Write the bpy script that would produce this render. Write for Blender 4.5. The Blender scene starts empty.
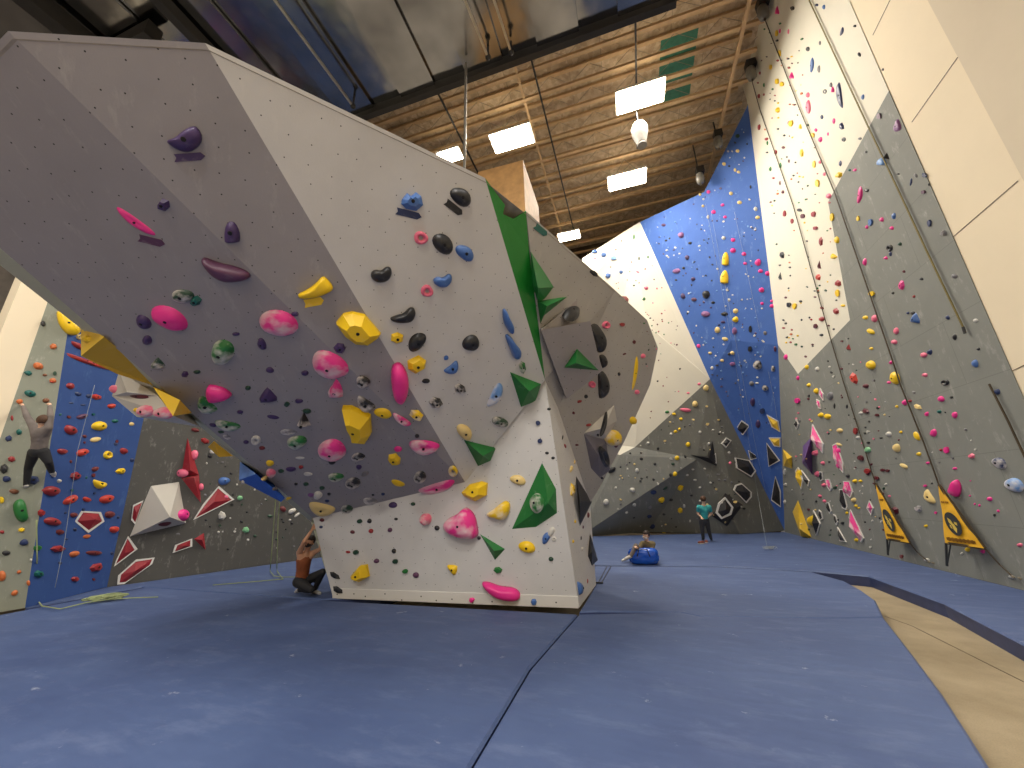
import bpy, bmesh, math, random
from mathutils import Vector as V, Matrix, noise
from math import sin, cos, pi, radians, atan2, hypot
random.seed(7)
sc = bpy.context.scene
col = sc.collection
# ---------------------------------------------------------------- camera model
H = 1.65; F = 375.0; PIT = radians(17); ROL = radians(1.5); YAW = radians(16.98)
_fw = V((0, cos(PIT), sin(PIT))); _u0 = V((0, -sin(PIT), cos(PIT))); _r0 = V((1, 0, 0))
_rt = _r0*cos(ROL) - _u0*sin(ROL); _up = _u0*cos(ROL) + _r0*sin(ROL)
_Z = Matrix.Rotation(YAW, 3, 'Z')
FW, RT, UP = _Z @ _fw, _Z @ _rt, _Z @ _up
EYE = V((0, 0, H))
cd = bpy.data.cameras.new('camera'); cam = bpy.data.objects.new('camera', cd); col.objects.link(cam)
cd.sensor_width = 36; cd.sensor_fit = 'HORIZONTAL'; cd.lens = 36*F/1024; cd.clip_start = .05; cd.clip_end = 200
cam.matrix_world = Matrix(((RT.x, UP.x, -FW.x, 0), (RT.y, UP.y, -FW.y, 0), (RT.z, UP.z, -FW.z, H), (0, 0, 0, 1)))
sc.camera = cam
def ray(x, y): return FW*F + RT*(x-512) - UP*(y-384)
def P(x, y, z=None, X=None, Y=None, pl=None):
    d = ray(x, y)
    if z is not None: return EYE + d*((z-H)/d.z)
    if X is not None: return EYE + d*(X/d.x)
    if Y is not None: return EYE + d*(Y/d.y)
    p, n = pl
    return EYE + d*((p-EYE).dot(n)/d.dot(n))
def plane(a, b, c):
    n = (b-a).cross(c-a).normalized()
    if n.dot(EYE-a) < 0: n = -n
    return a, n
# ---------------------------------------------------------------- tagging
def tag(o, label=None, cat=None, group=None, kind=None):
    if label: o['label'] = label
    if cat: o['category'] = cat
    if group: o['group'] = group
    if kind: o['kind'] = kind
    return o
def empty(name, loc=(0, 0, 0), **k):
    o = bpy.data.objects.new(name, None); col.objects.link(o); o.location = loc; o.empty_display_size = .1
    return tag(o, **k)
def link(name, me, mats, parent=None, **k):
    o = bpy.data.objects.new(name, me)
    for m in (mats if isinstance(mats, (list, tuple)) else [mats]): me.materials.append(m)
    col.objects.link(o)
    if parent is not None:
        o.parent = parent
        o.matrix_parent_inverse = Matrix.Translation(-V(parent.location))
    return tag(o, **k)
def bmobj(name, bm, mats, parent=None, smooth=False, **k):
    me = bpy.data.meshes.new(name)
    bmesh.ops.recalc_face_normals(bm, faces=bm.faces)
    if smooth:
        for f in bm.faces: f.smooth = True
    bm.to_mesh(me); bm.free()
    return link(name, me, mats, parent, **k)
# ---------------------------------------------------------------- materials
def srgb(r, g, b):
    f = lambda c: (c/255/12.92) if c/255 <= .04045 else ((c/255+.055)/1.055)**2.4
    return (f(r), f(g), f(b), 1)
class NT:
    def __init__(s, name):
        s.m = bpy.data.materials.new(name); s.m.use_nodes = True
        s.t = s.m.node_tree; s.b = s.t.nodes['Principled BSDF']
    def n(s, ty, **k):
        x = s.t.nodes.new(ty)
        for a, v in k.items():
            if a.startswith('i_'): x.inputs[a[2:].replace('_', ' ')].default_value = v
            else: setattr(x, a, v)
        return x
    def l(s, a, b): s.t.links.new(a, b)
def mixc(N, fac, a, b, mode='MIX'):
    m = N.n('ShaderNodeMix', data_type='RGBA', blend_type=mode)
    for i, v in ((0, fac), (6, a), (7, b)):
        if hasattr(v, 'is_linked') or isinstance(v, bpy.types.NodeSocket): N.l(v, m.inputs[i])
        else: m.inputs[i].default_value = v
    return m.outputs[2]
def ramp(N, src, a, b, lo=0., hi=1.):
    r = N.n('ShaderNodeMapRange'); r.inputs[1].default_value = a; r.inputs[2].default_value = b
    r.inputs[3].default_value = lo; r.inputs[4].default_value = hi; N.l(src, r.inputs[0]); return r.outputs[0]
def noise_(N, vec, scale, detail=4, rough=.6):
    n = N.n('ShaderNodeTexNoise'); n.inputs['Scale'].default_value = scale; n.inputs['Detail'].default_value = detail
    n.inputs['Roughness'].default_value = rough; N.l(vec, n.inputs['Vector']); return n.outputs[0]
def wall_mat(name, c, dots=5., dotr=.024, rough=.75, chalk=.25, dirt=.12, seams=0, chalkc=(225, 220, 210), bump=.15):
    """painted textured plywood: t-nut holes, chalk smears, faint dirt"""
    N = NT(name); tc = N.n('ShaderNodeTexCoord'); uv = tc.outputs['UV']
    base = srgb(*c)
    n1 = noise_(N, uv, 1.1, 5); n2 = noise_(N, uv, 9, 6, .7); n3 = noise_(N, uv, 60, 3)
    dk = tuple(v*.62 for v in base[:3])+(1,)
    cc = mixc(N, ramp(N, n1, .45, .75, 0, dirt*2), base, dk)
    mp = N.n('ShaderNodeMapping'); mp.inputs['Scale'].default_value = (2.4, .8, 1); N.l(uv, mp.inputs[0])
    n4 = noise_(N, mp.outputs[0], 2.2, 8, .75)
    cc = mixc(N, ramp(N, n4, .56, .72, 0, chalk), cc, srgb(*chalkc))
    cc = mixc(N, ramp(N, n2, .62, .8, 0, chalk*.8), cc, srgb(*chalkc))
    if dots:
        v = N.n('ShaderNodeTexVoronoi', voronoi_dimensions='2D'); v.inputs['Scale'].default_value = dots
        v.inputs['Randomness'].default_value = .35; N.l(uv, v.inputs['Vector'])
        cc = mixc(N, ramp(N, v.outputs['Distance'], dotr, dotr*1.4, 1, 0), cc, (.01, .01, .01, 1))
    if seams:
        br = N.n('ShaderNodeTexBrick'); br.offset = .5; br.inputs['Scale'].default_value = 1; br.inputs['Brick Width'].default_value = 2.44
        br.inputs['Row Height'].default_value = 1.22; br.inputs['Mortar Size'].default_value = .006; N.l(uv, br.inputs['Vector'])
        cc = mixc(N, ramp(N, br.outputs['Fac'], 0, 1, 0, seams), cc, (.03, .03, .03, 1))
    N.l(cc, N.b.inputs['Base Color']); N.b.inputs['Roughness'].default_value = rough
    bp = N.n('ShaderNodeBump'); bp.inputs['Strength'].default_value = bump; bp.inputs['Distance'].default_value = .01
    N.l(n3, bp.inputs['Height']); N.l(bp.outputs[0], N.b.inputs['Normal'])
    return N.m
def plain(name, c, rough=.6, metal=0, var=.12, scale=6, emis=None, es=0):
    N = NT(name); tc = N.n('ShaderNodeTexCoord')
    n1 = noise_(N, tc.outputs['Object'], scale, 4)
    b = srgb(*c); dk = tuple(v*(1-var*2.5) for v in b[:3])+(1,)
    N.l(mixc(N, ramp(N, n1, .35, .75), b, dk), N.b.inputs['Base Color'])
    N.b.inputs['Roughness'].default_value = rough; N.b.inputs['Metallic'].default_value = metal
    if emis:
        N.b.inputs['Emission Color'].default_value = srgb(*emis); N.b.inputs['Emission Strength'].default_value = es
    return N.m
def hold_mat(name, c, chalk=.5, rough=.55, thr=.52):
    """moulded resin / polyurethane hold with chalk rubbed into it"""
    N = NT(name); tc = N.n('ShaderNodeTexCoord')
    n1 = noise_(N, tc.outputs['Generated'], 1.5, 3, .55); n3 = noise_(N, tc.outputs['Object'], 160, 2)
    b = srgb(*c); ch = tuple(.8*x+.2*y for x, y in zip(srgb(228, 220, 212)[:3], b[:3]))+(1,)
    cc = mixc(N, ramp(N, n1, thr-.05, thr+.16, 0, chalk), b, ch)
    N.l(cc, N.b.inputs['Base Color']); N.b.inputs['Roughness'].default_value = rough
    bp = N.n('ShaderNodeBump'); bp.inputs['Strength'].default_value = .25; bp.inputs['Distance'].default_value = .003
    N.l(n3, bp.inputs['Height']); N.l(bp.outputs[0], N.b.inputs['Normal'])
    return N.m
# ---------------------------------------------------------------- geometry helpers
def set_uv(bm, n, org=None):
    up = V((0, 0, 1)); u = up.cross(n)
    u = u.normalized() if u.length > .05 else V((1, 0, 0)); v = n.cross(u)
    lay = bm.loops.layers.uv.verify(); org = org or V((0, 0, 0))
    for f in bm.faces:
        for l in f.loops:
            d = l.vert.co-org; l[lay].uv = (d.dot(u), d.dot(v))
def panel(name, pts, mats, thick=.03, parent=None, facing=EYE, **k):
    """flat board: polygon front face towards the viewer side, real thickness behind"""
    bm = bmesh.new(); n = V((0, 0, 0))
    for i in range(len(pts)):
        a, b = pts[i], pts[(i+1) % len(pts)]; n += (a-pts[0]).cross(b-pts[0])
    n.normalize()
    if n.dot(facing-pts[0]) < 0: n = -n
    fr = [bm.verts.new(p) for p in pts]; bk = [bm.verts.new(p-n*thick) for p in pts]
    bm.faces.new(fr); bm.faces.new(bk[::-1])
    for i in range(len(pts)): j = (i+1) % len(pts); bm.faces.new((fr[i], bk[i], bk[j], fr[j]))
    set_uv(bm, n, pts[0])
    return bmobj(name, bm, mats, parent, **k)
def add_box(bm, c, s, M=None):
    r = bmesh.ops.create_cube(bm, size=1)
    for v in r['verts']:
        v.co = V((v.co.x*s[0], v.co.y*s[1], v.co.z*s[2]))
        if M is not None: v.co = M @ v.co
        v.co += V(c)
def bar(bm, a, b, w, h=None, upv=V((0, 0, 1))):
    a, b = V(a), V(b); h = h or w; d = b-a; L = d.length; d.normalize()
    s = d.cross(upv); s = s.normalized() if s.length > 1e-3 else V((1, 0, 0)); t = s.cross(d)
    add_box(bm, (a+b)/2, (w, L, h), Matrix((s, d, t)).transposed())
def tube(bm, pts, r, seg=6, cap=True):
    pts = [V(p) for p in pts]; rings = []
    for i, p in enumerate(pts):
        d = (pts[min(i+1, len(pts)-1)]-pts[max(i-1, 0)]).normalized()
        s = d.cross(V((.31, .2, 1))); s = s.normalized(); t = s.cross(d)
        rr = r[i] if isinstance(r, (list, tuple)) else r
        rings.append([bm.verts.new(p+(s*cos(2*pi*k/seg)+t*sin(2*pi*k/seg))*rr) for k in range(seg)])
    for a, b in zip(rings, rings[1:]):
        for k in range(seg): bm.faces.new((a[k], a[(k+1) % seg], b[(k+1) % seg], b[k]))
    if cap: bm.faces.new(rings[0]); bm.faces.new(rings[-1][::-1])
def lathe(bm, prof, c=(0, 0, 0), seg=24, M=None):
    rings = []
    for r, z in prof:
        rings.append([bm.verts.new((M @ V((r*cos(2*pi*k/seg), r*sin(2*pi*k/seg), z)) if M else V((r*cos(2*pi*k/seg), r*sin(2*pi*k/seg), z)))+V(c)) for k in range(seg)])
    for a, b in zip(rings, rings[1:]):
        for k in range(seg): bm.faces.new((a[k], a[(k+1) % seg], b[(k+1) % seg], b[k]))
    bm.faces.new(rings[0][::-1]); bm.faces.new(rings[-1])
# ================================================================ THE ROOM
WR = 5.94                                    # climbing face of the right wall, x = WR
m_grey = wall_mat('grey_textured_paint', (130, 131, 124), dots=0, chalk=.28, seams=.25)
m_greyd = wall_mat('dark_grey_textured_paint', (112, 112, 104), dots=0, chalk=.35, seams=.15)
m_cream = wall_mat('cream_textured_paint', (222, 216, 198), dots=0, chalk=.15, dirt=.05)
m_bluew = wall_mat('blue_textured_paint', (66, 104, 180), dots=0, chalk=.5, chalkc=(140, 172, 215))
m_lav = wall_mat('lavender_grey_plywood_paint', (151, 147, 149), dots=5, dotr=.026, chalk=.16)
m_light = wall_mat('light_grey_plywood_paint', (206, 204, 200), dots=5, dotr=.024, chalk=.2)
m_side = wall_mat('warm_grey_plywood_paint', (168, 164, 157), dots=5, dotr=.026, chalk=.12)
m_green = wall_mat('green_paint', (22, 120, 38), dots=0, chalk=.08, rough=.4, chalkc=(90, 170, 100))
m_conc = wall_mat('cream_painted_concrete', (232, 216, 186), dots=0, chalk=.05, dirt=.05, bump=.05)
# right wall: cream field and grey field of the same climbing face
def RW(x, y, d=0.): return P(x, y, X=WR-d)
C0 = V((WR, P(785, 532, z=0).y, 0))
edge0 = RW(933, 192).y                       # vertical free edge of the climbing wall
JJ0 = P(778, 345, X=WR)
creamT = [JJ0, RW(798, 374), RW(850, 320), RW(828, 202), RW(890, 89)]
top = 17.2
ptop = V((WR, edge0, top)); pedge = V((WR, edge0, RW(890, 89).z))
blue_top = RW(748, 105)                       # where the blue wall runs out against the right wall
wr_c = [blue_top+V((0, 0, 1.0)), blue_top, JJ0, RW(798, 374), RW(850, 320), RW(828, 202), pedge, ptop, V((WR, blue_top.y, top))]
panel('wall_right_cream', wr_c, m_cream, .012, kind='structure')
wr_g = [JJ0, C0+V((0, 0, 0)), V((WR, edge0, 0)), pedge, RW(828, 202), RW(850, 320), RW(798, 374)]
panel('wall_right_grey', wr_g, m_grey, .012, kind='structure')
# cream concrete wall standing behind the free edge, with joint lines, and a pier
panel('wall_right_concrete', [V((WR+.014, -8, -.2)), V((WR+.014, edge0+.3, -.2)), V((WR+.014, edge0+.3, 17.4)), V((WR+.014, -8, 17.4))], m_conc, .3, kind='structure')
for i, (a, b) in enumerate((((873, 35), (900, -20)), ((912, 122), (958, 57)), ((952, 238), (1018, 181)), ((1010, 372), (1040, 358)))):
    bm = bmesh.new(); bar(bm, P(*a, X=WR+.013), P(*b, X=WR+.013), .012, .012)
    bmobj('trim_%d' % (i+1), bm, plain('joint_line_grey', (120, 105, 85)), kind='structure')
yp = P(963, 67, X=WR-.2).y
bm = bmesh.new(); add_box(bm, (WR-.06, yp-2.2, 8.6), (.28, 4.4, 17.6)); set_uv(bm, V((-1, 0, 0)))
bmobj('wall_right_pier', bm, wall_mat('beige_pier_paint', (214, 199, 172), dots=0, chalk=.05, dirt=.05, bump=.05), kind='structure')
# ---- far walls
T1 = P(583, 258, Y=17.8); T2 = P(640, 222, Y=17.2); Tb = P(704, 192, Y=15.3)
Bl = P(710, 379, Y=18.0); Bf = P(745, 440, Y=17.3); Bb = P(781, 528, z=.0)
K1 = P(635, 447, Y=17.8); K2 = P(697, 459, Y=18.2); K3 = P(647, 325, Y=17.3); K4 = P(623, 300, Y=17.35); K5 = P(620, 455, Y=17.6)
G0 = V((-2.5, 17.4, 0)); G1 = P(648, 532, z=-0.); G2 = P(740, 534, z=0.)
G1.z = G2.z = 0
lft = P(560, 300, Y=18)                       # hidden behind the boulder
panel('wall_back_cream_upper', [T1, P(633, 226, Y=17.1), K4, P(595, 330, Y=17.2), P(560, 320, Y=17.6)], wall_mat('cream_upper_paint', (214, 206, 188), dots=0, chalk=.1), .05, kind='structure')
panel('wall_back_cream_middle', [P(633, 226, Y=17.1), T2, Bl, K3, K4], m_cream, .05, kind='structure')
panel('wall_back_cream_lower', [K3, Bl, K1, K5, P(570, 440, Y=17.8), P(570, 320, Y=17.8), P(595, 330, Y=17.2), K4], m_cream, .05, kind='structure')
panel('wall_back_grey_upper', [Bl, K1, K2], m_greyd, .05, kind='structure')
panel('wall_back_grey_middle', [K2, G1, G2], m_greyd, .05, kind='structure')
panel('wall_back_grey_left', [K5, K1, K2, G1, G0, P(560, 440, Y=17.8)], m_grey, .05, kind='structure')
JJ = JJ0
def pieces(name, tris, m):
    bm = bmesh.new(); n = V((0, -1, .2)).normalized(); vs = {}
    for t in tris:
        f = [vs.setdefault(tuple(round(c, 5) for c in p), None) or vs.__setitem__(tuple(round(c, 5) for c in p), bm.verts.new(p)) or vs[tuple(round(c, 5) for c in p)] for p in t]
        bm.faces.new(f)
    r = bmesh.ops.extrude_face_region(bm, geom=bm.faces[:]); bmesh.ops.translate(bm, verts=[v for v in r['geom'] if isinstance(v, bmesh.types.BMVert)], vec=(0, .06, 0))
    set_uv(bm, n, V((0, 18, 0)))
    return bmobj(name, bm, m, kind='structure')
MM = P(731, 340, pl=plane(Tb, blue_top, JJ))
Bf = P(748, 440, pl=plane(MM, JJ, C0)); 
C1 = C0+V((0, 0, .05))
Bb = P(777, 528, Y=19.2)
pieces('wall_back_grey_corner', [(Bl, K2, G2), (Bl, G2, C1)], m_greyd)
pieces('wall_back_blue_left', [(T2, Tb, MM), (T2, MM, Bl), (MM, Bf, Bl), (Bf, C1, Bl)], m_bluew)
pieces('wall_back_blue_right', [(Tb, blue_top, JJ, MM), (MM, JJ, C1, Bf)], m_bluew)
panel('wall_back', [V((-15, 21.5, -.3)), V((6.3, 21.5, -.3)), V((6.3, 21.5, 17.5)), V((-15, 21.5, 17.5))], plain('dark_plywood', (90, 75, 58)), .1, kind='structure')
# ---- left walls
LX = -10.65
Lc = P(47, 304, X=LX-.1); Lb = P(25, 608, z=0); L2b = P(107, 587, z=0); L3b = P(323, 557, z=0)
Lt = P(67, 336, X=LX); 
m_greyg = wall_mat('green_grey_paint', (138, 140, 124), dots=0, chalk=.3)
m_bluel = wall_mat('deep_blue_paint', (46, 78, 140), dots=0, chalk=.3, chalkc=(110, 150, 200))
m_dark = wall_mat('charcoal_grey_paint', (80, 78, 73), dots=0, chalk=.3)
def dn(v): return V((v.x, v.y, 0))
cb = V((P(0, 450, X=LX-.1).x, P(0, 450, X=LX-.1).y, 0)); 
topz = 10
def ext(a, b, z):                              # extend the line a-b (a low, b high) to height z
    t = (z-a.z)/(b.z-a.z); return a+(b-a)*t
Lct = ext(cb, Lc, topz); Ltt = ext(Lb, Lt, topz)
panel('wall_left_grey', [cb, dn(Lb), Lt, Ltt, Lct, Lc], m_greyg, .1, kind='structure')
L2t = P(142, 426, Y=P(107, 587, z=0).y-.1)
L2tt = ext(L2b, L2t, topz)
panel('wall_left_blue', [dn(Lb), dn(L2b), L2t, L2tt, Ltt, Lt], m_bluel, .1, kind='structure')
Ld = P(175, 560, z=.3); 
L3t = L3b+V((0, 0, topz))
panel('wall_left_charcoal', [dn(L2b), dn(L3b), L3t, L2tt, L2t], m_dark, .1, kind='structure')
L5 = V((-15, 21.5, 0))
panel('wall_left_back', [dn(L3b), V((-4, 19, 0)), V((-4, 19, topz)), L3t], m_dark, .1, kind='structure')
# cream column at far left
cx = P(20, 285, X=LX-.1)
panel('wall_left_cream', [cb, Lct, V((LX-.1, cx.y, topz)), V((LX-.1, cx.y, -.2))], m_conc, .3, kind='structure')
panel('wall_left', [V((-13, -8, -.2)), V((-13, 21.5, -.2)), V((-13, 21.5, 17.4)), V((-13, -8, 17.4))], plain('grey_board', (125, 115, 103)), .1, kind='structure')
panel('wall_front', [V((-13, -8, -.2)), V((6.3, -8, -.2)), V((6.3, -8, 17.4)), V((-13, -8, 17.4))], plain('pale_board', (200, 188, 170)), .1, kind='structure')
print('tops', MM, JJ, Bf, C0, Tb, Bl, T1, T2, blue_top, 'left', Lc, Lt, cb, L2t, Lb, L2b, L3b, cx)
# ---- floor (beige carpet seen beside the mats) 0.2 m below the mat tops
N = NT('beige_carpet'); tc = N.n('ShaderNodeTexCoord'); n1 = noise_(N, tc.outputs['Object'], 1.2, 5); n2 = noise_(N, tc.outputs['Object'], 90, 2)
cc = mixc(N, ramp(N, n1, .35, .7), srgb(158, 143, 116), srgb(128, 114, 88)); cc = mixc(N, ramp(N, n2, .4, .7, 0, .25), cc, srgb(90, 80, 60))
N.l(cc, N.b.inputs['Base Color']); N.b.inputs['Roughness'].default_value = .85; m_floor = N.m
bm = bmesh.new(); add_box(bm, (-3.3, 6.7, -.25), (19.4, 29.6, .1)); bmobj('floor', bm, m_floor, kind='structure')
bm = bmesh.new(); q = [P(884, 616, z=-.2), P(912, 626, z=-.2), P(960, 650, z=-.2), P(1040, 690, z=-.2)]
for a, b in zip(q, q[1:]): bar(bm, a+V((0, 0, .002)), b+V((0, 0, .002)), .012, .003)
bmobj('trim_6', bm, plain('carpet_seam_brown', (92, 78, 56)), kind='structure')
# ---- crash mats
def mat_mat(name, seed):
    N = NT(name); tc = N.n('ShaderNodeTexCoord'); uv = tc.outputs['Object']
    mp0 = N.n('ShaderNodeMapping'); mp0.inputs['Location'].default_value = (seed*3.1, seed*1.7, 0); N.l(uv, mp0.inputs[0]); uv = mp0.outputs[0]
    n1 = noise_(N, uv, .7, 4); n2 = noise_(N, uv, 3.2, 9, .72)
    mp = N.n('ShaderNodeMapping'); mp.inputs['Rotation'].default_value = (0, 0, .5); mp.inputs['Scale'].default_value = (1, 2.6, 1); N.l(uv, mp.inputs[0])
    n3 = noise_(N, mp.outputs[0], 1.3, 9, .72); n4 = noise_(N, uv, 3.4, 5, .68)
    cc = mixc(N, ramp(N, n1, .3, .7), srgb(62, 79, 120), srgb(76, 94, 134))
    cc = mixc(N, ramp(N, n3, .52, .75, 0, .24), cc, srgb(142, 154, 184))
    cc = mixc(N, ramp(N, n2, .6, .8, 0, .3), cc, srgb(150, 160, 185))
    cc = mixc(N, ramp(N, n4, .66, .76, 0, .7), cc, srgb(205, 210, 222))
    N.l(cc, N.b.inputs['Base Color']); N.b.inputs['Roughness'].default_value = .62
    bp = N.n('ShaderNodeBump'); bp.inputs['Strength'].default_value = .5; bp.inputs['Distance'].default_value = .03
    n5 = noise_(N, mp.outputs[0], 1.6, 2, .5)
    N.l(n5, bp.inputs['Height']); N.l(bp.outputs[0], N.b.inputs['Normal'])
    return N.m
mm = [mat_mat('blue_vinyl_mat_%s' % s, i) for i, s in enumerate(('a', 'b', 'c', 'd', 'e'))]
m_vinyl = plain('dark_blue_vinyl_edge', (54, 66, 108), .5)
def crash_mat(pts, m, label, name='crash_mat'):
    pts = [V((p.x, p.y, 0)) for p in pts]
    ar = sum(a.x*b.y-b.x*a.y for a, b in zip(pts, pts[1:]+pts[:1]))
    if ar < 0: pts = pts[::-1]
    c = sum(pts, V())/len(pts)
    root = empty(name, (c.x, c.y, -.2), label=label, cat='mat', group='blue crash mats on the floor')
    bm = bmesh.new(); n = len(pts); nb = .025
    def off(d):
        out = []
        for i in range(n):
            e0 = (pts[i]-pts[i-1]).normalized(); e1 = (pts[(i+1) % n]-pts[i]).normalized()
            n0 = V((-e0.y, e0.x, 0)); n1 = V((-e1.y, e1.x, 0)); k = (n0+n1)
            k = k/max(k.length_squared/2, .5); out.append(pts[i]+k*d)
        return out
    a = [bm.verts.new(p+V((0, 0, 0))) for p in off(.03)]; b = [bm.verts.new(p+V((0, 0, -.02))) for p in off(.008)]
    bm.faces.new(a)
    for i in range(n): j = (i+1) % n; bm.faces.new((a[j], a[i], b[i], b[j]))
    ob = bmobj('top_cover', bm, m, root)
    for f in ob.data.polygons: f.use_smooth = False
    bm = bmesh.new(); b = [bm.verts.new(p+V((0, 0, -.02))) for p in off(.008)]; c_ = [bm.verts.new(p+V((0, 0, -.2))) for p in off(.012)]
    for i in range(n): j = (i+1) % n; bm.faces.new((b[j], b[i], c_[i], c_[j]))
    bm.faces.new(c_[::-1])
    bmobj('side_skirt', bm, m_vinyl, root)
    return root
g0 = lambda x, y: P(x, y, z=0)
sA, sB, sC = g0(578, 614), g0(530, 668), g0(470, 768)
near = sC+(sC-sB).normalized()*5.0
g = .0
b2 = g0(579, 608); b1 = g0(333, 598)
yS = sA.y
r_edge = [g0(884, 617), g0(915, 656), g0(943, 693), g0(968, 731), g0(992, 768)]
rn = r_edge[-1]+(r_edge[-1]-r_edge[-2]).normalized()*4.2
crash_mat([V((-10.4, yS+.05, 0)), V((b1.x, yS-.1, 0)), sA, sB, sC, near, V((-10.4, near.y, 0))], mm[0], 'large blue crash mat in the left foreground, left of the diagonal seam')
crash_mat([sA, g0(680, 612), g0(700, 616), g0(840, 618)]+r_edge+[rn, near, sC, sB], mm[1], 'large blue crash mat in the right foreground beside the beige carpet')
crash_mat([g0(598, 611)*1, g0(680, 612), g0(700, 616), g0(840, 618), r_edge[0], g0(876, 600), g0(862, 590), g0(845, 581), g0(812, 572), g0(720, 567), V((-1.5, g0(590, 566).y, 0)), V((-.93, 8.27, 0)), V((b2.x+.02, yS+.12, 0))], mm[2], 'blue crash mat between the boulder base and the carpet, behind the long cross seam')
crash_mat([V((b2.x-.6, g0(590, 565).y+.03, 0)), g0(720, 566), g0(812, 571), g0(868, 576), g0(943, 603), g0(1024, 645), V((3.2, 3.0, 0)), V((3.4, -1, 0)), V((WR, -1, 0)), C0, V((3.2, 19.3, 0)), V((-.3, 18.2, 0)), V((-4.5, 17.5, 0)), V((-4.5, g0(590, 565).y+.03, 0))], mm[3], 'far blue crash mat running along the back wall and the right wall')
crash_mat([V((-10.6, yS+.07, 0)), V((-5.6, yS-.05, 0)), V((-4.6, yS+.3, 0)), V((-4.6, 17.5, 0)), V((-9, 16, 0)), V((-11.2, 12.2, 0)), dn(L3b), dn(L2b), dn(Lb)], mm[4], 'blue crash mat on the left beneath the blue and charcoal walls')
# ================================================================ THE BOULDER
ZT = 5.2; KL = .22
hdir = V((b1.y-b2.y, -(b1.x-b2.x), 0)).normalized()
if hdir.dot(b1) > 0: hdir = -hdir
F3 = plane(b1, b2, b1+V((0, 0, 1))+hdir*KL)
Kr = P(465, 482, pl=F3); Kl = P(313, 518, pl=F3); T = P(545, 380, pl=F3)
A = P(8, 31, z=ZT-.25); B = P(205, 43, z=ZT); C = P(485, 178, z=ZT); E_ = P(526, 211, z=ZT)
F1a = plane(A, Kr, Kl); F1b = plane(A, B, Kr); F2 = plane(B, C, Kr)
D = P(-110, 153, pl=F1a)
b3 = g0(596, 585)
FL = plane(T, b2, b3)
Q1 = P(558, 408, pl=FL); Q2 = P(590, 503, pl=FL)
S1 = P(615, 290, z=ZT); 
F4b = plane(Q1, Q2, S1)
F4a = plane(E_, T, S1)
S2 = P(647, 320, pl=F4b); S3 = P(658, 348, pl=F4b); S4 = P(650, 385, pl=F4b); S5 = P(625, 440, pl=F4b); S6 = P(600, 487, pl=F4b)
FG = plane(C, E_, T)
print('boulder', A, B, C, D, E_, T, Kl, Kr, S1, S2, S3, S6, Q1, Q2, b3)
boulder = empty('climbing_boulder', ((b1.x+b2.x)/2, b1.y+1, 0), label='big angular grey boulder with a lavender overhang, standing on the blue mats', cat='climbing boulder')
TH = .02
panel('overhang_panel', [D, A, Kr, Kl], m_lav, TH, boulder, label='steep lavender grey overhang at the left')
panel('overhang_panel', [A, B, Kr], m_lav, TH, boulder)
TT = P(545, 380, pl=F2)
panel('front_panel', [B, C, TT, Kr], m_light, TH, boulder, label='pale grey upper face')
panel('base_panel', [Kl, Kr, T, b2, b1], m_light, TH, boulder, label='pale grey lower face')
gp = [C, P(505, 205, pl=FG), P(503, 214, pl=FG), P(514, 219, pl=FG), E_, P(529, 250, pl=FG), TT]
panel('green_panel', gp, m_green, TH, boulder, label='narrow bright green face')
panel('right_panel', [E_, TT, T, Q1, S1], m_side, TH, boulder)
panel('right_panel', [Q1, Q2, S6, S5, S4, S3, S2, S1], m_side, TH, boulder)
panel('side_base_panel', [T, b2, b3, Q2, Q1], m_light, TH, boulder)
# kickboard strip
bm = bmesh.new(); kz = .17
def onF3(p, z): return p + (V((0, 0, 1))+hdir*KL)*z
n3 = F3[1]
k = [b1+n3*.012, b2+n3*.012, onF3(b2, kz)+n3*.012, onF3(b1, kz)+n3*.012]
panel('kickboard', k, wall_mat('white_kickboard', (222, 219, 212), dots=3, dotr=.03, chalk=.1), .02, boulder)
# far sides of the hull so that the boulder is a closed volume
bk = [V((Kl.x-.3, 9.2, 0)), V((b3.x-.2, 9.0, 0))]
Dg = V((D.x-.05, D.y+.05, D.z))
DL = Kl+V((-.15, .6, 0))
bulk = 3.2
tl, tm, tr = V((-5.6, 8.4, ZT-.05)), V((-1.9, 5.2, ZT-.05)), V((S2.x-.35, 7.7, ZT-.05))
bm = bmesh.new()
def face(*p): bm.faces.new([bm.verts.new(q) for q in p])
e = V((0, 0, -.02))
for q in ((A, B, tl), (B, C, tm), (B, tm, tl), (C, E_, tm), (E_, tr, tm), (E_, S1, tr), (S1, S2, tr), (D, A, tl)): face(*[w_+V((0, .03, -.03)) for w_ in q])
face(V((-4.9, 8.9, 0)), V((-2.5, 8.9, 0)), tm, tl); face(V((-2.5, 8.9, 0)), V((b3.x-.3, 8.9, 0)), V((-1.6, 8.9, 1.9)), tm); face(tm, V((-1.6, 8.9, 1.9)), tr); face(V((b3.x-.3, 8.9, 0)), b3, V((-1.6, 8.9, 1.9))); face(V((-4.9, 8.9, 0)), tl, V((-4.9, 8.9, 2)))
sil = [(647, 320, S2), (658, 348, S3), (650, 385, S4), (625, 440, S5), (600, 487, S6), (590, 503, Q2), (596, 585, b3)]
dp = lambda p: (p-EYE).dot(FW)
inn = [EYE+ray(x-22, y)*((dp(p)+.45)/ray(x-22, y).dot(FW)) for x, y, p in sil]; cc_ = EYE+ray(572, 420)*(10.2/ray(572, 420).dot(FW))
for i in range(6): face(sil[i][2]+(sil[i][2]-EYE)*.002, sil[i+1][2]+(sil[i+1][2]-EYE)*.002, inn[i+1], inn[i]); face(inn[i], inn[i+1], cc_)
face(inn[0], cc_, tr)
for f in bm.faces: pass
set_uv(bm, V((0, 1, 0)), None)
bmobj('back_shell', bm, plain('bare_plywood', (172, 162, 146), .7), boulder)
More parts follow.
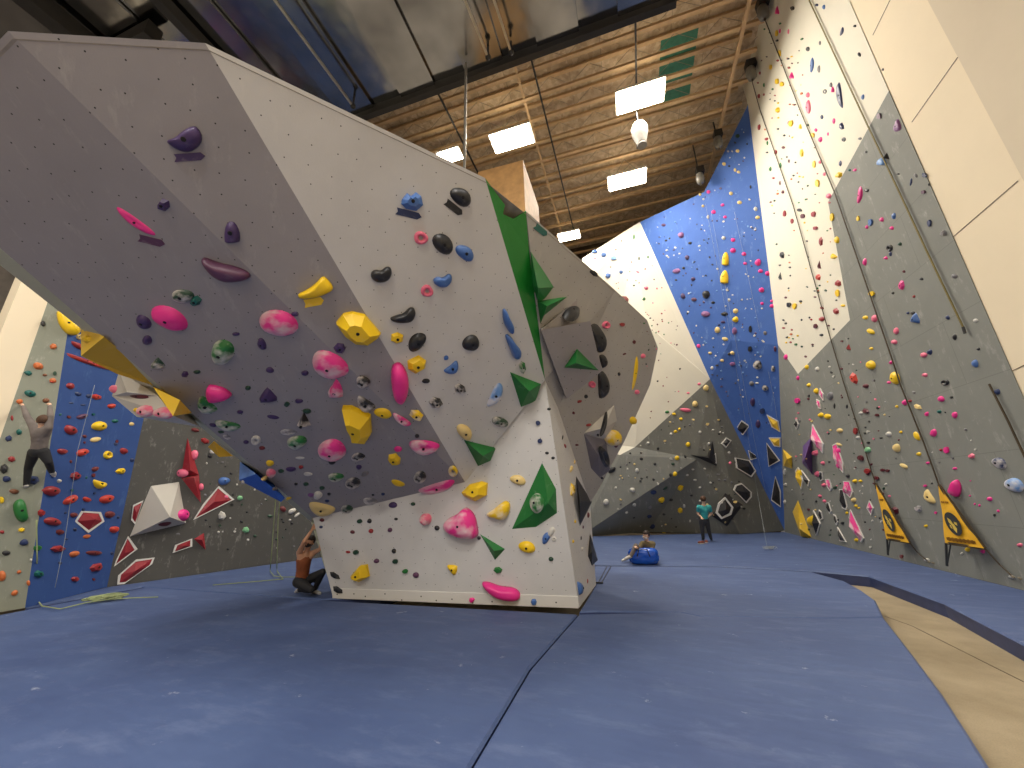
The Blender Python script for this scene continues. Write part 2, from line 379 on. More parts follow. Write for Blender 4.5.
# the strip of side wall under the left edge of the overhang
r1 = [P(-60, 196, pl=F1a), P(0, 248, pl=F1a), P(103.5, 337, pl=F1a), P(166, 390.5, pl=F1a), P(240, 454, pl=F1a), Kl]
qx = [(-60, 214), (0, 265), (98, 342), (163, 395), (237, 458), (311, 522)]
def atdepth(x, y, dd): d = ray(x, y); return EYE+d*(dd/d.dot(FW))
dep = lambda p: (p-EYE).dot(FW)
r2 = [atdepth(x, y, dep(p)*1.07) for (x, y), p in zip(qx, r1)]
bm = bmesh.new(); lo = [bm.verts.new(p) for p in r2]; hi = [bm.verts.new(p+(p-EYE)*.004) for p in r1]; 
for i in range(5): bm.faces.new((hi[i], hi[i+1], lo[i+1], lo[i]))
r3 = [atdepth(x+70, y-10, dep(p)*1.3) for (x, y), p in zip(qx, r2)]
ba = [bm.verts.new(p) for p in r3]
for i in range(5): bm.faces.new((lo[i], lo[i+1], ba[i+1], ba[i]))
bl = [bm.verts.new(V((-4.9, 8.9, 0))), bm.verts.new(b1+V((0, .02, 0))), bm.verts.new(V((-4.9, 8.9, 2)))]
bm.faces.new((lo[5], bl[2], bl[0], bl[1]))
set_uv(bm, V((-1, 0, 0)), None)
bmobj('left_side_panel', bm, wall_mat('pale_green_grey_side', (176, 178, 158), dots=0, chalk=.2, chalkc=(120, 140, 90)), boulder)
# ---- plywood box rising behind the green corner
pb = [P(484, 176, z=ZT-.1), P(536, 176, z=ZT-.1)]
X0 = V((C.x-.35, C.y+1.15, 0)); w = 1.05
bm = bmesh.new(); a = P(505, 205, z=5.4)
px = P(497, 200, Y=6.4); add_box(bm, (0, 0, 0), (1, 1, 1)); bm.free()
bx = [P(478, 172, Y=5.6), P(523, 160, Y=5.6), P(526, 222, Y=5.6), P(504, 234, Y=5.6), P(478, 234, Y=5.6)]
bx = [bx[0], bx[1], V((bx[2].x, 5.6, ZT-.04)), V((bx[4].x, 5.6, ZT-.04))]
panel('plywood_box', bx, plain('birch_plywood', (205, 160, 105), .6), 1.3, label='plain plywood box rising behind the green top corner of the boulder', cat='box')
# ================================================================ ROOF
ZB = 16.5
osb = NT('osb_sheathing'); tc = osb.n('ShaderNodeTexCoord')
vo = osb.n('ShaderNodeTexVoronoi'); vo.inputs['Scale'].default_value = 7; osb.l(tc.outputs['Object'], vo.inputs['Vector'])
n1 = noise_(osb, tc.outputs['Object'], 3, 5)
c1 = mixc(osb, ramp(osb, vo.outputs['Color'], .2, .9), srgb(222, 200, 166), srgb(192, 166, 132)); c1 = mixc(osb, ramp(osb, n1, .4, .7, 0, .5), c1, srgb(130, 104, 74))
br = osb.n('ShaderNodeTexBrick'); br.inputs['Scale'].default_value = 1; br.inputs['Brick Width'].default_value = 1.22; br.inputs['Row Height'].default_value = 2.44; br.inputs['Mortar Size'].default_value = .012
br.inputs['Color1'].default_value = (1, 1, 1, 1); br.inputs['Color2'].default_value = (.78, .78, .78, 1); br.inputs['Mortar'].default_value = (.45, .45, .45, 1); osb.l(tc.outputs['Object'], br.inputs['Vector'])
c1 = mixc(osb, .7, c1, br.outputs['Color'], 'MULTIPLY')
osb.l(c1, osb.b.inputs['Base Color']); osb.b.inputs['Roughness'].default_value = .8
bm = bmesh.new(); add_box(bm, (-3.4, 7, ZB+.95), (19.6, 30, .1)); bmobj('ceiling', bm, osb.m, kind='structure')
m_joist = plain('spruce_timber', (206, 172, 128), .65, scale=2); m_steel = plain('galvanised_webs', (150, 140, 120), .5, .3)
m_dk = plain('dark_painted_steel', (46, 44, 42), .5, .2)
jv = 4.9
j = 0; v = 5.9-.95*0
joist = None
vs = [9.55-.94*i for i in range(1, 5)]+[9.55, 10.5, 11.4, 12.45, 13.4, 14.35, 15.6, 16.8, 17.9, 18.9, 19.9, 20.8]
for v in sorted(vs):
    bm = bmesh.new()
    add_box(bm, (-3.5, 0, 0), (18.6, .13, .11)); add_box(bm, (-3.5, 0, .8), (18.6, .13, .11))
    o = bmobj('roof_joist', bm, m_joist, kind='structure'); o.location = (0, v, ZB)
    bm = bmesh.new(); x = -12.6
    while x < 5.6:
        tube(bm, [(x, 0, .04), (x+.75, 0, .78)], .008, 5, False); tube(bm, [(x+.75, 0, .78), (x+1.5, 0, .04)], .008, 5, False); x += 1.5
    w = bmobj('web', bm, m_steel); w.parent = o
for i, (xb, z0) in enumerate(((5.15, 0), (-2.4, 0))):
    bm = bmesh.new(); add_box(bm, (xb, 13, ZB-.09+(.1 if i else 0)), (.12 if not i else .09, 17, .09)); bmobj('roof_beam', bm, m_joist, kind='structure')
bm = bmesh.new()
for q in (10.95, 11.9, 12.9): add_box(bm, (3.35, q, ZB+.885), (1.25, .8, .01))
bmobj('trim_7', bm, plain('green_roof_sheet', (62, 124, 100), .7), kind='structure')
m_cond = plain('black_conduit', (30, 28, 28), .5)
for (a, b) in (((433, 85), (484, 178)), ((527, 45), (577, 232)), ((634, 2), (641, 105))):
    bm = bmesh.new(); a_, b_ = P(*a, z=ZB-.1), P(*b, z=ZB-.1)
    bar(bm, V((a_.x, a_.y-2, ZB-.1)), V((b_.x*.5+a_.x*.5, min(b_.y+2, 19), ZB-.1)), .06, .06)
    tag(bmobj('ceiling_conduit', bm, m_cond), {433: 'black conduit on the roof timbers, left of all the lamps', 527: 'black conduit running under the roof joists between the two front lamps', 634: 'black conduit above the brightest rectangular lamp'}[a[0]], 'conduit', 'black conduits under the roof joists')
# ---- metal deck of the lower ceiling
ZM = 9.0; vb = 4.42
N = NT('polished_sheet_metal'); tc = N.n('ShaderNodeTexCoord'); n1 = noise_(N, tc.outputs['Object'], .8, 3); n2 = noise_(N, tc.outputs['Object'], 5, 4)
N.l(mixc(N, ramp(N, n1, .3, .7), srgb(165, 166, 168), srgb(118, 118, 120)), N.b.inputs['Base Color']); N.b.inputs['Metallic'].default_value = 1
N.l(ramp(N, n2, .3, .8, .10, .22), N.b.inputs['Roughness']); m_metal = N.m
bp = N.n('ShaderNodeBump'); bp.inputs['Strength'].default_value = .25; bp.inputs['Distance'].default_value = .05; N.l(n1, bp.inputs['Height']); N.l(bp.outputs[0], N.b.inputs['Normal'])
xs = [P(346, 0, z=ZM).x, P(392, 0, z=ZM).x]; bw = xs[1]-xs[0]
xi = xs[0]-bw*14; i = 0
print('metal band', bw, xs)
XE = P(655, 0, z=ZM).x+.3
while xi < XE:
    bm = bmesh.new(); x1 = min(xi+bw, XE)
    add_box(bm, ((xi+x1)/2, vb/2-2.6, ZM+.03+(.07 if i % 2 else 0)), (x1-xi+.04, vb+5.2, .05))
    M = Matrix.Rotation(radians(.5 if i % 2 else -.4), 4, 'Y'); c = V(((xi+x1)/2, 0, ZM)); bmesh.ops.rotate(bm, verts=bm.verts, cent=c, matrix=M.to_3x3())
    bmobj('ceiling_metal_deck', bm, m_metal, kind='structure'); xi += bw; i += 1
bm = bmesh.new(); add_box(bm, ((XE-12.95)/2, vb+.04, ZM+.05), (XE+12.95, .1, .34)); add_box(bm, (XE+.03, vb/2-2.6, ZM+.05), (.08, vb+5.2, .34)); bmobj('trim_8', bm, m_dk, kind='structure')
bm = bmesh.new(); add_box(bm, (-7.6, 1.4, ZM-.2), (.25, 6, .3)); add_box(bm, (-9.0, 2.2, ZM-.2), (5.2, .2, .3)); add_box(bm, (-5.9, 1.0, ZM-.15), (.14, 6, .2))
add_box(bm, (-8.6, .9, ZM-.15), (6.5, .14, .2))
bmobj('trim_9', bm, m_dk, kind='structure')
# tracks and rods under the deck
def track(a, b, z, label):
    bm = bmesh.new(); A_, B_ = P(*a, z=z), P(*b, z=z); d = (A_-B_).normalized()
    bar(bm, A_+d*2, B_, .035, .035); r = empty('ceiling_track', B_, label=label, cat='track'); bmobj('rail', bm, plain('galvanised_strut', (190, 185, 170), .3, .8), r)
    bm = bmesh.new(); bmesh.ops.create_icosphere(bm, subdivisions=2, radius=.05); bmesh.ops.translate(bm, verts=bm.verts, vec=B_); tube(bm, [B_, (B_.x, B_.y, ZM)], .02); bmobj('end_bracket', bm, m_cond, r)
track((275, 0), (353, 106), ZM-.25, 'steel track hung under the metal ceiling, left one above the boulder')
track((465, 0), (488, 57), ZM-.25, 'thin steel track under the blue reflecting metal ceiling, left of its twin')
track((494, 0), (511, 52), ZM-.25, 'thin steel track under the blue reflecting metal ceiling, right of its twin')
bm = bmesh.new(); rp = P(466, 63, z=ZM-.1); tube(bm, [rp, (rp.x, rp.y, ZT-.02)], .022, 8)
rd = V((rp.x, rp.y, 0))
bmobj('support_rod', bm, plain('steel_rod', (150, 145, 135), .35, .7), label='vertical steel rod from the metal ceiling down behind the boulder top', cat='rod')
# ================================================================ LAMPS
m_led = plain('led_panel_glow', (255, 250, 235), emis=(255, 238, 208), es=38)
m_up = plain('added_uplight_glow', (255, 250, 235), emis=(255, 238, 208), es=12)
m_case = plain('white_lamp_case', (225, 222, 215), .4)
ZL = 15.3
def lamp(px, py, w, l, label, z=ZL, energy=900, seen=True):
    c = P(px, py, z=z) if seen else V((px, py, z))
    r = empty('highbay_lamp', c, label=label, cat='lamp', group='rectangular ceiling lamps')
    bm = bmesh.new(); add_box(bm, (c.x, c.y, c.z+.05), (w, l, .08)); bmobj('housing', bm, m_case, r)
    bm = bmesh.new(); add_box(bm, (c.x, c.y, c.z-.005), (w*.94, l*.92, .03)); bmobj('diffuser', bm, m_led, r)
    bm = bmesh.new(); add_box(bm, (c.x, c.y, c.z+.1), (w*.8, l*.3, .02)); bmobj('top_diffuser', bm, m_up, r)  # glowing strip added on top of the housing to brighten the roof
    bm = bmesh.new()
    for s in (-1, 1): tube(bm, [(c.x+s*w*.4, c.y, c.z+.08), (c.x, c.y, ZB+.0 if z > 12 else ZM)], .01, 5)
    bmobj('hanger', bm, m_steel, r)
    ld = bpy.data.lights.new('lamp_light', 'AREA'); ld.shape = 'RECTANGLE'; ld.size = w; ld.size_y = l; ld.energy = energy; ld.color = (1, .95, .87); ld.spread = radians(178)
    lo = bpy.data.objects.new('light', ld); col.objects.link(lo); lo.location = (0, 0, -.04); lo.parent = r
for px, py, w, l, lb in ((512, 139, 1.7, .9, 'glowing rectangular ceiling lamp nearest the boulder top, left of the two front lamps'), (640, 97, 1.7, .9, 'glowing rectangular ceiling lamp, the highest in view, above the white hanging fan'),
                   (627, 180, 1.7, .9, 'glowing rectangular ceiling lamp just below the white hanging fan'), (569, 236, 1.2, .7, 'glowing rectangular ceiling lamp low over the right shoulder of the boulder'), (450, 156, 1.0, .6, 'ceiling lamp peeking over the top edge of the boulder')):
    lamp(px, py, w, l, lb, energy=430 if py < 160 else 330)
# hanging pear-shaped fan
fc = P(640, 133, z=14.2); r = empty('hanging_fan', fc, label='white pear shaped fan hanging between the lamps', cat='fan')
bm = bmesh.new(); lathe(bm, [(.06, .42), (.22, .36), (.29, .2), (.29, .02), (.24, -.2), (.16, -.45), (.15, -.52)], fc); bmobj('body', bm, m_case, r, smooth=True)
bm = bmesh.new(); lathe(bm, [(.15, -.52), (.17, -.53), (.17, -.6), (.12, -.6)], fc); bmobj('nozzle_ring', bm, plain('grey_plastic_ring', (140, 136, 128), .5), r)
bm = bmesh.new(); tube(bm, [fc+V((0, 0, .4)), (fc.x, fc.y, ZB)], .012, 5); bmobj('hanger', bm, m_cond, r)
# unseen fill lights, added to brighten the boulder and the walls
def add_fill_light(x, y, z, e, sx=1.4, sy=.8):
    ld = bpy.data.lights.new('fill_light', 'AREA'); ld.shape = 'RECTANGLE'; ld.size = sx; ld.size_y = sy; ld.energy = e; ld.color = (1, .96, .9)
    lo = bpy.data.objects.new('fill_light', ld); col.objects.link(lo); lo.location = (x, y, z)
for x, y, e_ in ((-4.5, -5.5, 450), (.5, -5.5, 400), (-5.5, -1.5, 450), (-.8, -1.2, 360), (1.6, 1.6, 110), (-9.5, 1.0, 160)): add_fill_light(x, y, ZM-.4, e_)
add_fill_light(-7.5, 13, ZL, 150)
sc.view_settings.view_transform = 'Standard'; sc.view_settings.look = 'None'; sc.view_settings.exposure = 0.0; sc.view_settings.gamma = 1
sc.view_settings.use_curve_mapping = False
wd = bpy.data.worlds.new('world'); sc.world = wd; wd.use_nodes = True; wd.node_tree.nodes['Background'].inputs[0].default_value = (.9, .85, .8, 1); wd.node_tree.nodes['Background'].inputs[1].default_value = .15
# ================================================================ CLIMBING HOLDS AND VOLUMES
from mathutils.bvhtree import BVHTree
PAL = dict(pink=((232, 50, 140), 'pink'), lpink=((236, 112, 140), 'light pink'), red=((150, 42, 44), 'red'), ored=((196, 58, 42), 'orange red'), dred=((112, 44, 44), 'dull red'),
    maroon=((92, 28, 38), 'maroon'), yel=((240, 198, 24), 'yellow'), cream=((228, 200, 130), 'cream yellow'), green=((34, 110, 48), 'green'), dgreen=((34, 66, 46), 'dark green'), teal=((16, 92, 84), 'teal'),
    lgreen=((130, 190, 140), 'light green'), blue=((70, 108, 170), 'blue'), lblue=((108, 150, 205), 'light blue'), navy=((38, 52, 92), 'navy blue'), black=((34, 34, 36), 'black'), grey=((118, 116, 118), 'grey'),
    white=((206, 202, 192), 'white'), purple=((66, 46, 92), 'purple'), plum=((92, 54, 82), 'plum'), mauve=((138, 92, 140), 'mauve'), orange=((196, 104, 52), 'orange'), brown=((120, 74, 48), 'brown'))
HM = {}
def hm(c, chalky=False):
    k = c+('_chalky' if chalky else '')
    if k not in HM: HM[k] = hold_mat(k+'_resin', PAL[c][0], .95 if chalky else .2, .42, .44 if chalky else .6)
    return HM[k]
m_bolt = plain('bolt_steel', (40, 40, 42), .4, .6)
def make_bvh(objs=None):
    vs, fs = [], []
    for o in (objs or bpy.data.objects):
        if o.type != 'MESH': continue
        nm = o.name.split('.')[0]
        if not (nm.startswith('wall_') or nm in ('overhang_panel', 'front_panel', 'base_panel', 'green_panel', 'right_panel', 'side_base_panel', 'left_side_panel', 'volume_body', 'kickboard')): continue
        b = len(vs); vs += [o.matrix_basis @ v.co if o.parent is None else v.co.copy() for v in o.data.vertices]
        fs += [[b+i for i in p.vertices] for p in o.data.polygons]
    return BVHTree.FromPolygons(vs, fs)
BV = make_bvh()
def hit(x, y):
    d = ray(x, y).normalized(); p, n, i, t = BV.ray_cast(EYE, d)
    if p is None: return P(x, y, Y=18), V((0, -1, 0))
    if n.dot(d) > 0: n = -n
    return p, n
def basis(x, y, w, h, a):
    p, n = hit(x, y); pl = (p, n); ar = radians(a); iso = (p-EYE).dot(FW)/F
    dx, dy = cos(ar), -sin(ar); ox, oy = sin(ar), cos(ar)*1.0
    def tv(ux, uy, L):
        q = P(x+ux*L*.25, y+uy*L*.25, pl=pl)-p; q = q*2; m = iso*L/2*2.2
        return q*(m/q.length) if q.length > m else q
    return p, n, tv(dx, dy, w), tv(-ox, -oy, h)
def rr(s, a, b): return s.uniform(a, b)
def shape(kind, rnd, lo=False):
    """unit hold: returns (verts, faces, smooth); x,y in -1..1 on the wall, z outwards"""
    n, m = (3, 8) if lo else (6, 20)
    if kind in 'fyt' and not lo: n, m = (3, 14) if kind == 't' else (2, 6 if kind == 'f' else 3)
    ph = [rnd.uniform(0, 6.28) for _ in range(4)]; am = rnd.uniform(.03, .09); cx, cy = rnd.uniform(-.2, .2), rnd.uniform(-.25, .15)
    jit = [rnd.uniform(.82, 1.06) for _ in range(32)]
    vs = []; fs = []
    def outline(t):
        c, s = cos(t), sin(t); r = 1.0
        if kind == 't':
            tri = .56/max(cos(((t+pi/6) % (2*pi/3))-pi/3), .3); r = min(tri*1.15, 1.12)
        elif kind == 'h': r = .82+.24*sin(t+.6)**2+.1*cos(3*t+1.2)-.22*math.exp(-((((t-2.2+pi) % (2*pi))-pi)/.45)**2)
        elif kind == 'x': r = .74+.26*cos(2*t)
        elif kind == 'l': r = 1-.1*abs(s)**2
        elif kind == 'f': r = 1
        r *= 1+am*.8*sin(2*t+ph[0])+am*.6*sin(3*t+ph[1])
        return r*c, r*s
    def hz(r, x, y):
        if kind == 'r': return max(0, 1-((r-.68)/.34)**2)**.5*.8
        if kind == 'f': return (1.0, .86, 0)[min(int(round(r*2)), 2)]
        if kind == 'y': return 1-r
        base = max(0., 1-r**2.4)**.62
        if kind == 'c': base *= .75-.3*y
        if kind in 'kKl': base *= 1-.35*math.exp(-((x/.5)**2+((y-(.35 if kind != 'K' else -.35))/.35)**2))
        if kind == 's': base = max(0., 1-r*r)**.5*1.25
        return base
    for i in range(n+1):
        r = i/n
        for k in range(m):
            t = 2*pi*k/m+(ph[2] if kind in 'f' else (pi/2 if kind in 'yt' else 0)); X, Y = outline(t)
            if kind == 'f': X *= jit[k]; Y *= jit[k]
            q = r if kind != 'f' else (0, .62, 1)[min(i, 2)]
            x, y = X*q, Y*q
            if kind == 'f': x += (1-q)*cx; y += (1-q)*cy
            z = hz(r, x, y)
            if kind == 'd': y = y if y > -.25 else -.25-(y+.25)*-.12; y = (y-.35)*1.55
            if kind in 'kK': sg = 1 if kind == 'k' else -1; y = y*.9+sg*(.5*x*x-.22); 
            if kind == 'l': y = y*.8+.3*x*x-.12
            if z > .02 and kind not in 'y': z += noise.noise(V((x*1.7+ph[3], y*1.7, z)))*.12
            vs.append((x, y, z if i < n else -.04))
            if i == 0: break
    for k in range(m): fs.append((0, 1+k, 1+(k+1) % m))
    for i in range(1, n):
        a, b = 1+(i-1)*m, 1+i*m
        for k in range(m): fs.append((a+k, b+k, b+(k+1) % m, a+(k+1) % m))
    return vs, fs, kind not in 'fy'
DEP = dict(o=.62, k=.6, K=.6, l=.5, t=.6, f=.55, c=.55, d=.65, h=.42, r=.5, s=.8, y=.8, x=.55, p=0)
POLY = {(184, 139): ('s', [(165, 141), (176, 138), (183, 131), (194, 125), (200, 130), (203, 139), (198, 148), (188, 153), (177, 150)]),
 (462, 523): ('s', [(443, 524), (450, 517), (458, 514), (463, 508), (468, 507), (475, 514), (478, 526), (479, 537), (468, 539), (455, 536), (446, 531)]),
 (359, 423): ('f', [(343, 405), (352, 405), (371, 414), (372, 432), (366, 441), (355, 440), (353, 428), (346, 416)]),
 (501, 511): ('s', [(486, 513), (494, 509), (500, 504), (505, 500), (511, 503), (509, 515), (503, 521), (495, 518), (488, 517)]),
 (413, 201): ('f', [(402, 199), (407, 193), (411, 196), (416, 192), (421, 196), (423, 205), (416, 211), (406, 209), (401, 204)]),
 (358, 327): ('f', [(336, 322), (343, 313), (352, 311), (365, 314), (381, 333), (378, 337), (368, 344), (356, 343), (345, 335)]),
 (221, 393): ('s', [(207, 384), (216, 385), (226, 388), (234, 395), (226, 399), (213, 401), (208, 397)]),
 (316, 291): ('s', [(297, 294), (306, 290), (315, 284), (322, 276), (326, 277), (335, 288), (328, 293), (317, 297), (300, 299)]),
 (475, 491): ('f', [(462, 492), (470, 484), (482, 481), (488, 483), (487, 495), (476, 501), (464, 495)]),
 (361, 572): ('f', [(352, 575), (361, 565), (368, 564), (370, 576), (361, 581), (353, 578)]),
 (501, 591): ('s', [(480, 582), (488, 581), (500, 586), (515, 587), (521, 593), (520, 600), (507, 600), (492, 595)]),
 (400, 382): ('s', [(391, 366), (396, 362), (402, 363), (408, 374), (409, 388), (405, 401), (400, 404), (394, 399), (391, 384)]),
 (507, 321): ('s', [(502, 309), (505, 308), (508, 316), (514, 327), (513, 335), (508, 331), (503, 322)]),
 (513, 346): ('s', [(504, 334), (509, 334), (515, 343), (521, 350), (520, 359), (514, 359), (510, 350)]),
 (381, 274): ('s', [(370, 273), (375, 269), (381, 271), (386, 266), (391, 267), (392, 274), (388, 281), (379, 283), (372, 280)]),
 (403, 315): ('s', [(389, 318), (396, 315), (404, 313), (409, 307), (414, 307), (416, 313), (413, 321), (404, 323), (393, 322)]),
 (442, 280): ('s', [(432, 280), (437, 276), (443, 278), (448, 273), (452, 275), (451, 283), (445, 288), (436, 286)]),
 (956, 488): ('s', [(951, 492), (954, 486), (957, 478), (961, 483), (962, 491), (959, 498), (953, 495)]),
 (20, 510): ('s', [(12, 508), (14, 501), (22, 498), (26, 504), (27, 512), (29, 518), (24, 523), (16, 520)]),
 (69, 324): ('s', [(56, 312), (59, 311), (66, 318), (80, 326), (81, 333), (74, 336), (66, 334), (58, 324)]),
 (226, 269): ('s', [(201, 258), (206, 257), (217, 262), (236, 266), (250, 272), (251, 278), (240, 281), (226, 281), (212, 273)]),
 (279, 323): None}
def poly_geo(bm, sp, mi):
    ty, pts = sp; cx = sum(q[0] for q in pts)/len(pts); cy = sum(q[1] for q in pts)/len(pts); p, n = hit(cx, cy); pl = (p, n); iso = (p-EYE).dot(FW)/F
    if ty == 's':
        for _ in range(2): pts = [q for a_, b_ in zip(pts, pts[1:]+pts[:1]) for q in ((a_[0]*.75+b_[0]*.25, a_[1]*.75+b_[1]*.25), (a_[0]*.25+b_[0]*.75, a_[1]*.25+b_[1]*.75))]
    W = [P(x, y, pl=pl) for x, y in pts]; rad = min((w-p).length for w in W); wd = sorted((w-p).length for w in W)[len(W)//3]
    dz = wd*.85; prof = [(1, -.03), (.97, .3), (.88, .58), (.7, .83), (.45, .97), (.2, 1.0)] if ty == 's' else [(1, -.03), (.96, .35), (.5, 1.0)]
    rings = [[bm.verts.new(p+(w-p)*q+n*(dz*z)) for w in W] for q, z in prof]; out = []
    for a_, b_ in zip(rings, rings[1:]):
        for i in range(len(W)): out.append(bm.faces.new((a_[i], a_[(i+1) % len(W)], b_[(i+1) % len(W)], b_[i])))
    out.append(bm.faces.new(rings[-1])); out.append(bm.faces.new(rings[0][::-1]))
    for f_ in out: f_.smooth = ty == 's'; f_.material_index = mi
    bmesh.ops.recalc_face_normals(bm, faces=out)
    return p, n, V(), V(), dz
def hold_geo(bm, x, y, w, h, a, kind, rnd, lo=False, mi=0):
    sp = POLY.get((int(x), int(y))) if float(x).is_integer() else None
    if sp and not lo: return poly_geo(bm, sp, mi)
    p, n, ex, ey = basis(x, y, w, h, a); iso = (p-EYE).dot(FW)/F
    dz = DEP.get(kind, .5)*min(w, h)*iso*.5*2*.62
    if kind == 'p':                            # thin cut tape marker: arrow ended strip lying on the panel
        t = max(.006, iso*.5); pts = [(-1, -1), (.7, -1), (1, 0), (.7, 1), (-1, 1), (-.86, 0)]
        vs = [(u, v, z) for z in (-.001, t) for u, v in pts]; vv = [bm.verts.new(p+ex*u+ey*v+n*z) for u, v, z in vs]
        fs = [tuple(range(6))[::-1], tuple(range(6, 12))]+[(i, (i+1) % 6, 6+(i+1) % 6, 6+i) for i in range(6)]; sm = False
    else:
        vs, fs, sm = shape(kind, rnd, lo); vv = [bm.verts.new(p+ex*u+ey*v+n*(z*dz)) for u, v, z in vs]
    out = []
    for f in fs:
        try: g_ = bm.faces.new([vv[i] for i in f])
        except ValueError: continue
        g_.smooth = sm; g_.material_index = mi; out.append(g_)
    if not lo:
        bmesh.ops.recalc_face_normals(bm, faces=out)
    return p, n, ex, ey, dz
# ---- volumes: facetted boxes bolted on a wall.  pts on the wall, peaks = (x, y, height m); faces index both lists
VOLS = []
def off_plane(x, y, pl, hgt): return P(x, y, pl=(pl[0]+pl[1]*hgt, pl[1]))
def volume(base, peaks, faces, mats, label, cat='volume', group=None, at=None, mi=None, pl=None, name='climbing_volume', skirt=True):
    bx = sum(q[0] for q in base)/len(base); by = sum(q[1] for q in base)/len(base)
    pl = pl or hit(*(at or (bx, by)))
    vs = [P(x, y, pl=pl) for x, y in base]+[off_plane(x, y, pl, z) for x, y, z in peaks]
    root = empty(name, vs[0], label=label, cat=cat, group=group)
    bm = bmesh.new(); bv = [bm.verts.new(v) for v in vs]; nb = len(base)
    for i, f in enumerate(faces):
        g_ = bm.faces.new([bv[j] for j in f]); g_.material_index = mi[i] if mi else 0
    bk = [bm.verts.new(P(x, y, pl=pl)-pl[1]*.01) for x, y in base]
    for i in range(nb): bm.faces.new((bv[i], bv[(i+1) % nb], bk[(i+1) % nb], bk[i]))
    bm.faces.new(bk[::-1]); set_uv(bm, pl[1])
    bmobj('volume_body', bm, mats, root); return root
def pyramid(base, apex, mat, label, **k):
    n = len(base); return volume(base, [apex], [(i, (i+1) % n, n) for i in range(n)], mat, label, **k)
m_vgreen = wall_mat('green_plywood_volume', (28, 112, 48), dots=0, chalk=.35, rough=.5, chalkc=(150, 175, 150))
m_vblack = wall_mat('black_plywood_volume', (44, 42, 42), dots=0, chalk=.2, rough=.5, chalkc=(120, 118, 115))
m_vred = wall_mat('red_plywood_volume', (150, 34, 44), dots=0, chalk=.2, rough=.5); m_vyel = wall_mat('yellow_plywood_volume', (238, 196, 60), dots=0, chalk=.25, rough=.5)
m_vwhite = wall_mat('pale_grey_plywood_volume', (196, 190, 178), dots=0, chalk=.2, rough=.6); m_vpurp = wall_mat('purple_plywood_volume', (104, 76, 130), dots=0, chalk=.2, rough=.5)
m_vblue = wall_mat('bright_blue_plywood_volume', (44, 88, 176), dots=0, chalk=.2, rough=.5); m_rim = plain('white_painted_rim', (224, 220, 212), .6, var=.04)
GV = 'green plywood pyramids on the boulder'
pyramid([(510, 372), (541, 384), (536, 401), (521, 407)], (529, 391, .22), m_vgreen, 'green pyramid volume with chalked edge at the top right of the pale face', group=GV)
pyramid([(464, 440), (497, 448), (494, 463), (478, 466)], (483, 456, .22), m_vgreen, 'green pyramid volume under the cream yellow egg hold on the pale face', group=GV)
volume([(542, 463), (556, 489), (557, 513), (536, 527), (512, 529)], [(548, 503, .2)], [(0, 1, 5), (1, 2, 5), (2, 3, 5), (3, 4, 5), (4, 0, 5)], m_vgreen, 'largest green volume, a tall pyramid with a chalky knob on the base face', group=GV)
pyramid([(480, 534), (505, 549), (495, 560)], (494, 551, .12), m_vgreen, 'small slim green volume just right of the heart shaped pink hold', group=GV)
pyramid([(531, 252), (554, 287), (545, 299), (538, 303), (533, 285)], (538, 288, .22), m_vgreen, 'dark green upper volume beside the green panel, near the teal arrow', group=GV)
pyramid([(537.6, 301), (567.6, 296.6), (544, 315.6), (540.5, 324)], (547, 306, .22), m_vgreen, 'dark green wing shaped volume directly above the grey box volume', group=GV)
# grey box volume on the right side with its own pyramid
rp_ = hit(575, 350)
volume([(541, 328), (583, 295), (587, 323), (597, 370), (565, 396)], [(541, 330, .1), (590, 321, .42), (602, 371, .42), (566.5, 399, .1)],
       [(0, 1, 2, 6, 5), (2, 3, 7, 6), (3, 4, 8, 7), (4, 0, 5, 8), (5, 6, 7, 8)], wall_mat('grey_box_paint', (158, 152, 148), dots=5, dotr=.03, chalk=.1), 'large light grey box volume on the right side of the boulder', pl=rp_)
BV = make_bvh()
pyramid([(564, 367.6), (577, 348.6), (599, 370.5)], (576, 363, .18), m_vgreen, 'green pyramid volume standing on the front of the grey box volume', group=GV)
rp2 = hit(598, 430)
pyramid([(584, 433), (614, 405), (617, 421), (606, 439)], (604, 428, .2), m_vwhite, 'pale wedge volume carrying a yellow ball hold on the boulder right side', pl=rp2)
volume([(584, 434), (606, 440), (610, 470), (600, 478), (591, 468)], [(598, 455, .15)], [(0, 1, 5), (1, 2, 5), (2, 3, 5), (3, 4, 5), (4, 0, 5)], wall_mat('slate_volume', (112, 108, 116), dots=0, chalk=.1), 'slate grey volume below the pale wedge near the right edge of the boulder', pl=rp2)
pl_ = hit(570, 510)
pyramid([(576, 476), (592, 502), (580, 526)], (580, 501, .12), m_vblack, 'dark triangular volume on the lower right flank of the boulder', pl=pl_)
pyramid([(590, 533), (598, 560), (592, 566), (588, 556)], (592, 552, .1), m_vblack, 'lowest dark volume near the foot of the boulder right flank', pl=pl_)
